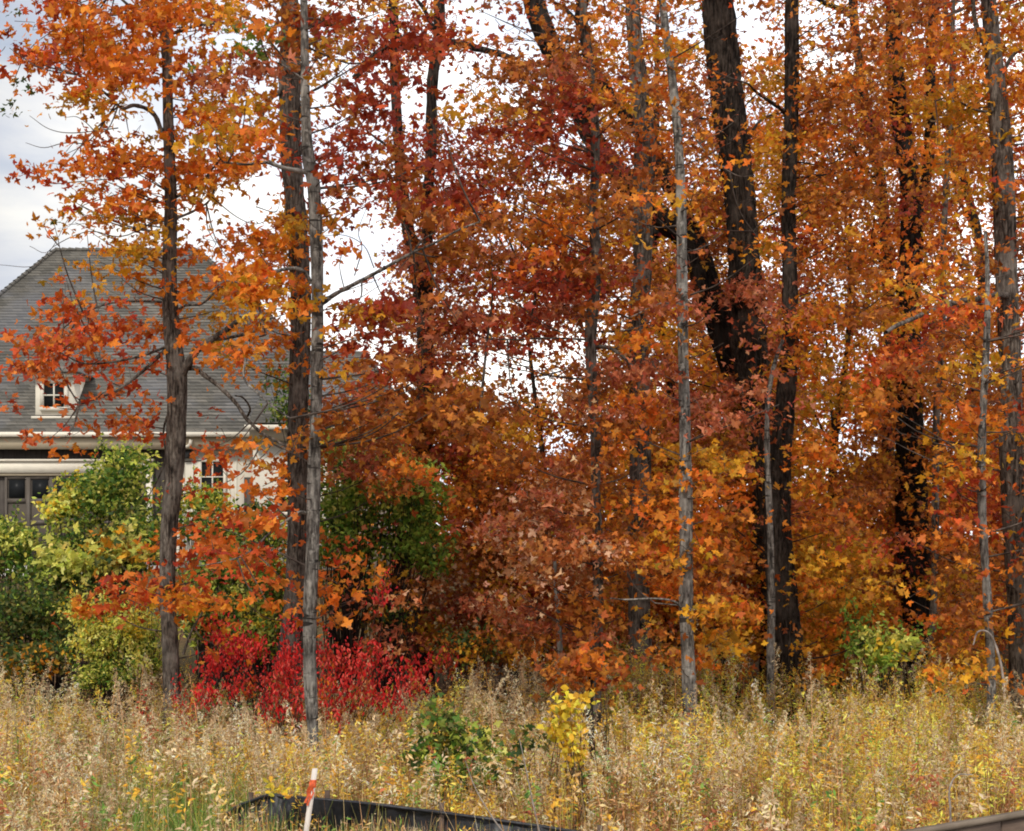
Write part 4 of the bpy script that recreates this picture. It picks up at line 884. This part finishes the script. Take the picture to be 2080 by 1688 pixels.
for _ in range(1500):
    px = rng.choice([rng.uniform(690, 1260), rng.uniform(440, 560), rng.uniform(560, 700)], p=[.75, .17, .08]); Y = rng.uniform(7.7, 8.5); X = (px-CX)/F*Y
    top = (1612 if px < 560 else 1615+(px-540)*.115)+rng.uniform(14, 80)+(20 if 560 < px < 700 else 0); h = CH-(top-HY)/F*Y
    a = rng.uniform(0, 2*PI); l = abs(rng.normal())*.12; b = rng.uniform(0, PI); w_ = rng.uniform(.004, .008)*(1-t)**.6+.001
    c = np.stack([X+math.cos(a)*l*t**2, Y+math.sin(a)*l*t**2, h*t], 1); o = np.outer(w_/2, [math.cos(b), math.sin(b), 0])
    code = ['tan','brown','olive','green','plume','gold'][rng.integers(0, 6)]; q = mcol(code, 1)[0]
    vz.add(np.vstack([c-o, c+o]), np.array([(j, j+6, j+7, j+1) for j in range(5)]), q)
    if rng.random() < .45:
        k = int(rng.integers(4, 12)); tt = rng.uniform(.55, 1, k); ps = np.stack([np.interp(tt, t, c[:, j]) for j in range(3)], 1)+rng.normal(size=(k, 3))*.012
        put_leaves(vz, ps, rng.normal(size=(k, 3)), rng.uniform(.02, .045, k), mcol(code, k), lance(.3), rng.normal(size=(k, 3)))
tag(vz.build('fence_weeds', M_GRASS), 'stalks and seedy weeds standing in front of the black fence', 'weeds', kind='stuff')
straw('pale hooked dry stalk arching beside the thin knotty stem', [(2045,1460),(2035,1360),(2018,1300),(2002,1282),(1985,1285),(1977,1310)], 13.6, 6)
straw('bleached bent stalk arching over the weeds above the wooden boards', [(1932,1700),(1930,1640),(1928,1610),(1935,1585),(1950,1573),(1975,1574)], 8.2, 5)
straw('long straight pale stalk leaning across the weeds left of centre bottom', [(1030,1700),(1000,1660),(965,1600),(945,1545)], 8.4, 3.5)
straw('upright thin pale stalk in front of the right end of the black fence', [(1098,1700),(1080,1620),(1068,1560),(1055,1500)], 8.3, 3.5)

# ------------------------------------------------------------------ black silt fence, survey stake, wooden boards
M_FAB = mat('black_fabric', lambda: bsdf(ramp(noise(30, 4), (.3, (.006,.006,.008)), (.7, (.018,.018,.022))), .45, .4, noise(9, 5, (1,1,.4)), .6, .03))
M_WOOD = mat('weathered_wood', lambda: bsdf(mixc(.7, ramp(noise(4, 5, (1,1,1), .3), (.3, (.070,.048,.036)), (.7, (.12,.086,.066))), ramp(noise(30, 5, (.25,.25,1.6), .4), (.3, (.55,.52,.5)), (.7, (1.25,1.2,1.15))), 'MULTIPLY'), .85, .2, noise(34, 5, (.3,.3,2)), .4, .006))
M_CAP = mat('pale_wood', lambda: bsdf(ramp(noise(14, 5, (.4,.4,2)), (.3, (.11,.085,.062)), (.7, (.19,.15,.115))), .85, .2, noise(40, 4), .3, .004))
M_STAKE = mat('stake_wood', lambda: bsdf(ramp(noise(20, 4, (1,1,.2)), (.3, (.42,.36,.31)), (.7, (.60,.55,.50))), .7, .2, noise(50,3,(1,1,.2)), .3, .003))
M_TAPE = mat('orange_tape', lambda: bsdf(ramp(noise(60, 3), (.35, (.42,.07,.025)), (.65, (.72,.13,.04))), .5, .3))
sf = empty('silt_fence', P(850,1645,8.9)*[1,1,0], 'low black fabric silt fence sagging through the weeds at the bottom', 'fence')
path = [(440,1668,9.3),(480,1640,9.25),(515,1626,9.2),(545,1616,9.15),(590,1619,9.1),(650,1624,9.0),(700,1628,8.95),(760,1634,8.85),(850,1645,8.75),(950,1658,8.6),(1050,1672,8.5),(1170,1690,8.35),(1300,1712,8.2),(1450,1735,8.05)]
tp = spline([P(*q) for q in path], 90); mb = MB(); nzr = 16
rows = []
for j in range(nzr+1):
    t = j/nzr; z = tp[:, 2]*(1-t)-.05*t
    q_ = np.arange(90); off = .06*np.sin(q_*.45+t*4)*t*(1-t*.5)+.035*np.sin(t*9+q_*.13)+.014*np.sin(q_*1.3+t*13)+.01*np.sin(q_*2.1-t*21)
    rows.append(np.stack([tp[:, 0], tp[:, 1]-.02*t+off, z], 1))
V = np.vstack(rows); ii = (np.arange(nzr)[:, None]*90+np.arange(89)[None])
f = np.stack([ii, ii+90, ii+91, ii+1], -1).reshape(-1, 4)
mb.add(V, f); mb.add(V+[0, .006, 0], f[:, ::-1]); tube(mb, tp, [.011]*90, 8)
mb.build('fabric', M_FAB, sf, True)
for k in (12, 36, 58, 78):
    mb = MB(); x, y, z = tp[k]; mb.box(x-.015, x+.015, y+.025, y+.055, -.3, z+.05); mb.build('post', M_WOOD, sf)
st_ = empty('survey_stake', P(600,1900,8.4)*[1,1,0]+[0,0,.0], 'white wooden survey stake with orange flagging tape, leaning before the black fence', 'stake')
A, B = P(640,1561,8.4), P(622,1690,8.4); d = (B-A)/np.linalg.norm(B-A); Bf = A+d*(A[2]+.1)/abs(d[2])
mb = MB(); hw = .0145
cs = [np.array([-hw,-.009,0]), np.array([hw,-.009,0]), np.array([hw,.009,0]), np.array([-hw,.009,0])]
mb.add([Bf+c for c in cs]+[A+c for c in cs], np.array([(0,1,5,4),(1,2,6,5),(2,3,7,6),(3,0,4,7),(4,5,6,7),(3,2,1,0)])); mb.build('shaft', M_STAKE, st_)
mb = MB()
for (t0, t1, s_) in ((.062,.085,1.15),(.088,.106,1.2)):
    a0, a1 = A+d*t0, A+d*t1; mb.add([a0+c*s_*1.05 for c in cs]+[a1+c*s_*1.1 for c in cs], np.array([(0,1,5,4),(1,2,6,5),(2,3,7,6),(3,0,4,7)]))
for (x0, dx, ln, sw) in ((-.014,-.008,.115,.014),(-.004,-.004,.13,.012),(.006,.001,.09,.010)):
    n = 9; c = np.array([A+d*.075+[x0+dx*(q/n)+.004*math.sin(q*1.3), -.016-.004*math.sin(q*.9), 0]+d*ln*q/n for q in range(n+1)])
    mb.add(np.vstack([c-[sw/2,0,0], c+[sw/2,.004,0]]), np.array([(q, q+1, q+n+2, q+n+1) for q in range(n)]))
mb.build('flagging_tape', M_TAPE, st_)
# wooden boards bottom right
wf = empty('wooden_barrier', (2.3, 6.85, 0), 'low brown weathered wooden board barrier in the bottom right corner', 'barrier')
p0, p1 = np.array([1.17, 6.02]), np.array([4.4, 8.35]); Lw = np.linalg.norm(p1-p0); u = (p1-p0)/Lw; nv = np.array([u[1], -u[0]])
def wbox(mb, s0, s1, n0, n1, z0, z1):
    v = [np.append(p0+u*s+nv*n_, z) for z in (z0, z1) for n_ in (n0, n1) for s in (s0, s1)]
    mb.add(v, np.array([(0,1,3,2),(4,6,7,5),(0,4,5,1),(2,3,7,6),(0,2,6,4),(1,5,7,3)]))
ZT = 1.085; s0 = 0.0; k = 0
while s0 < Lw-.05:
    w_ = [.74,.46,.42,.44,.45,.43,.44,.46][k % 8]; s1 = min(Lw, s0+w_); mb = MB(); wbox(mb, s0+.009, s1-.009, .0, .03+.004*(k % 2), 0, ZT-.02); mb.build('board', M_WOOD, wf); s0 = s1; k += 1
mb = MB(); wbox(mb, -.01, Lw, -.004, .042, ZT-.017, ZT+.004); mb.build('cap_rail', M_CAP, wf)
print('objects', len(bpy.data.objects), 'faces', sum(len(m.polygons) for m in bpy.data.meshes))
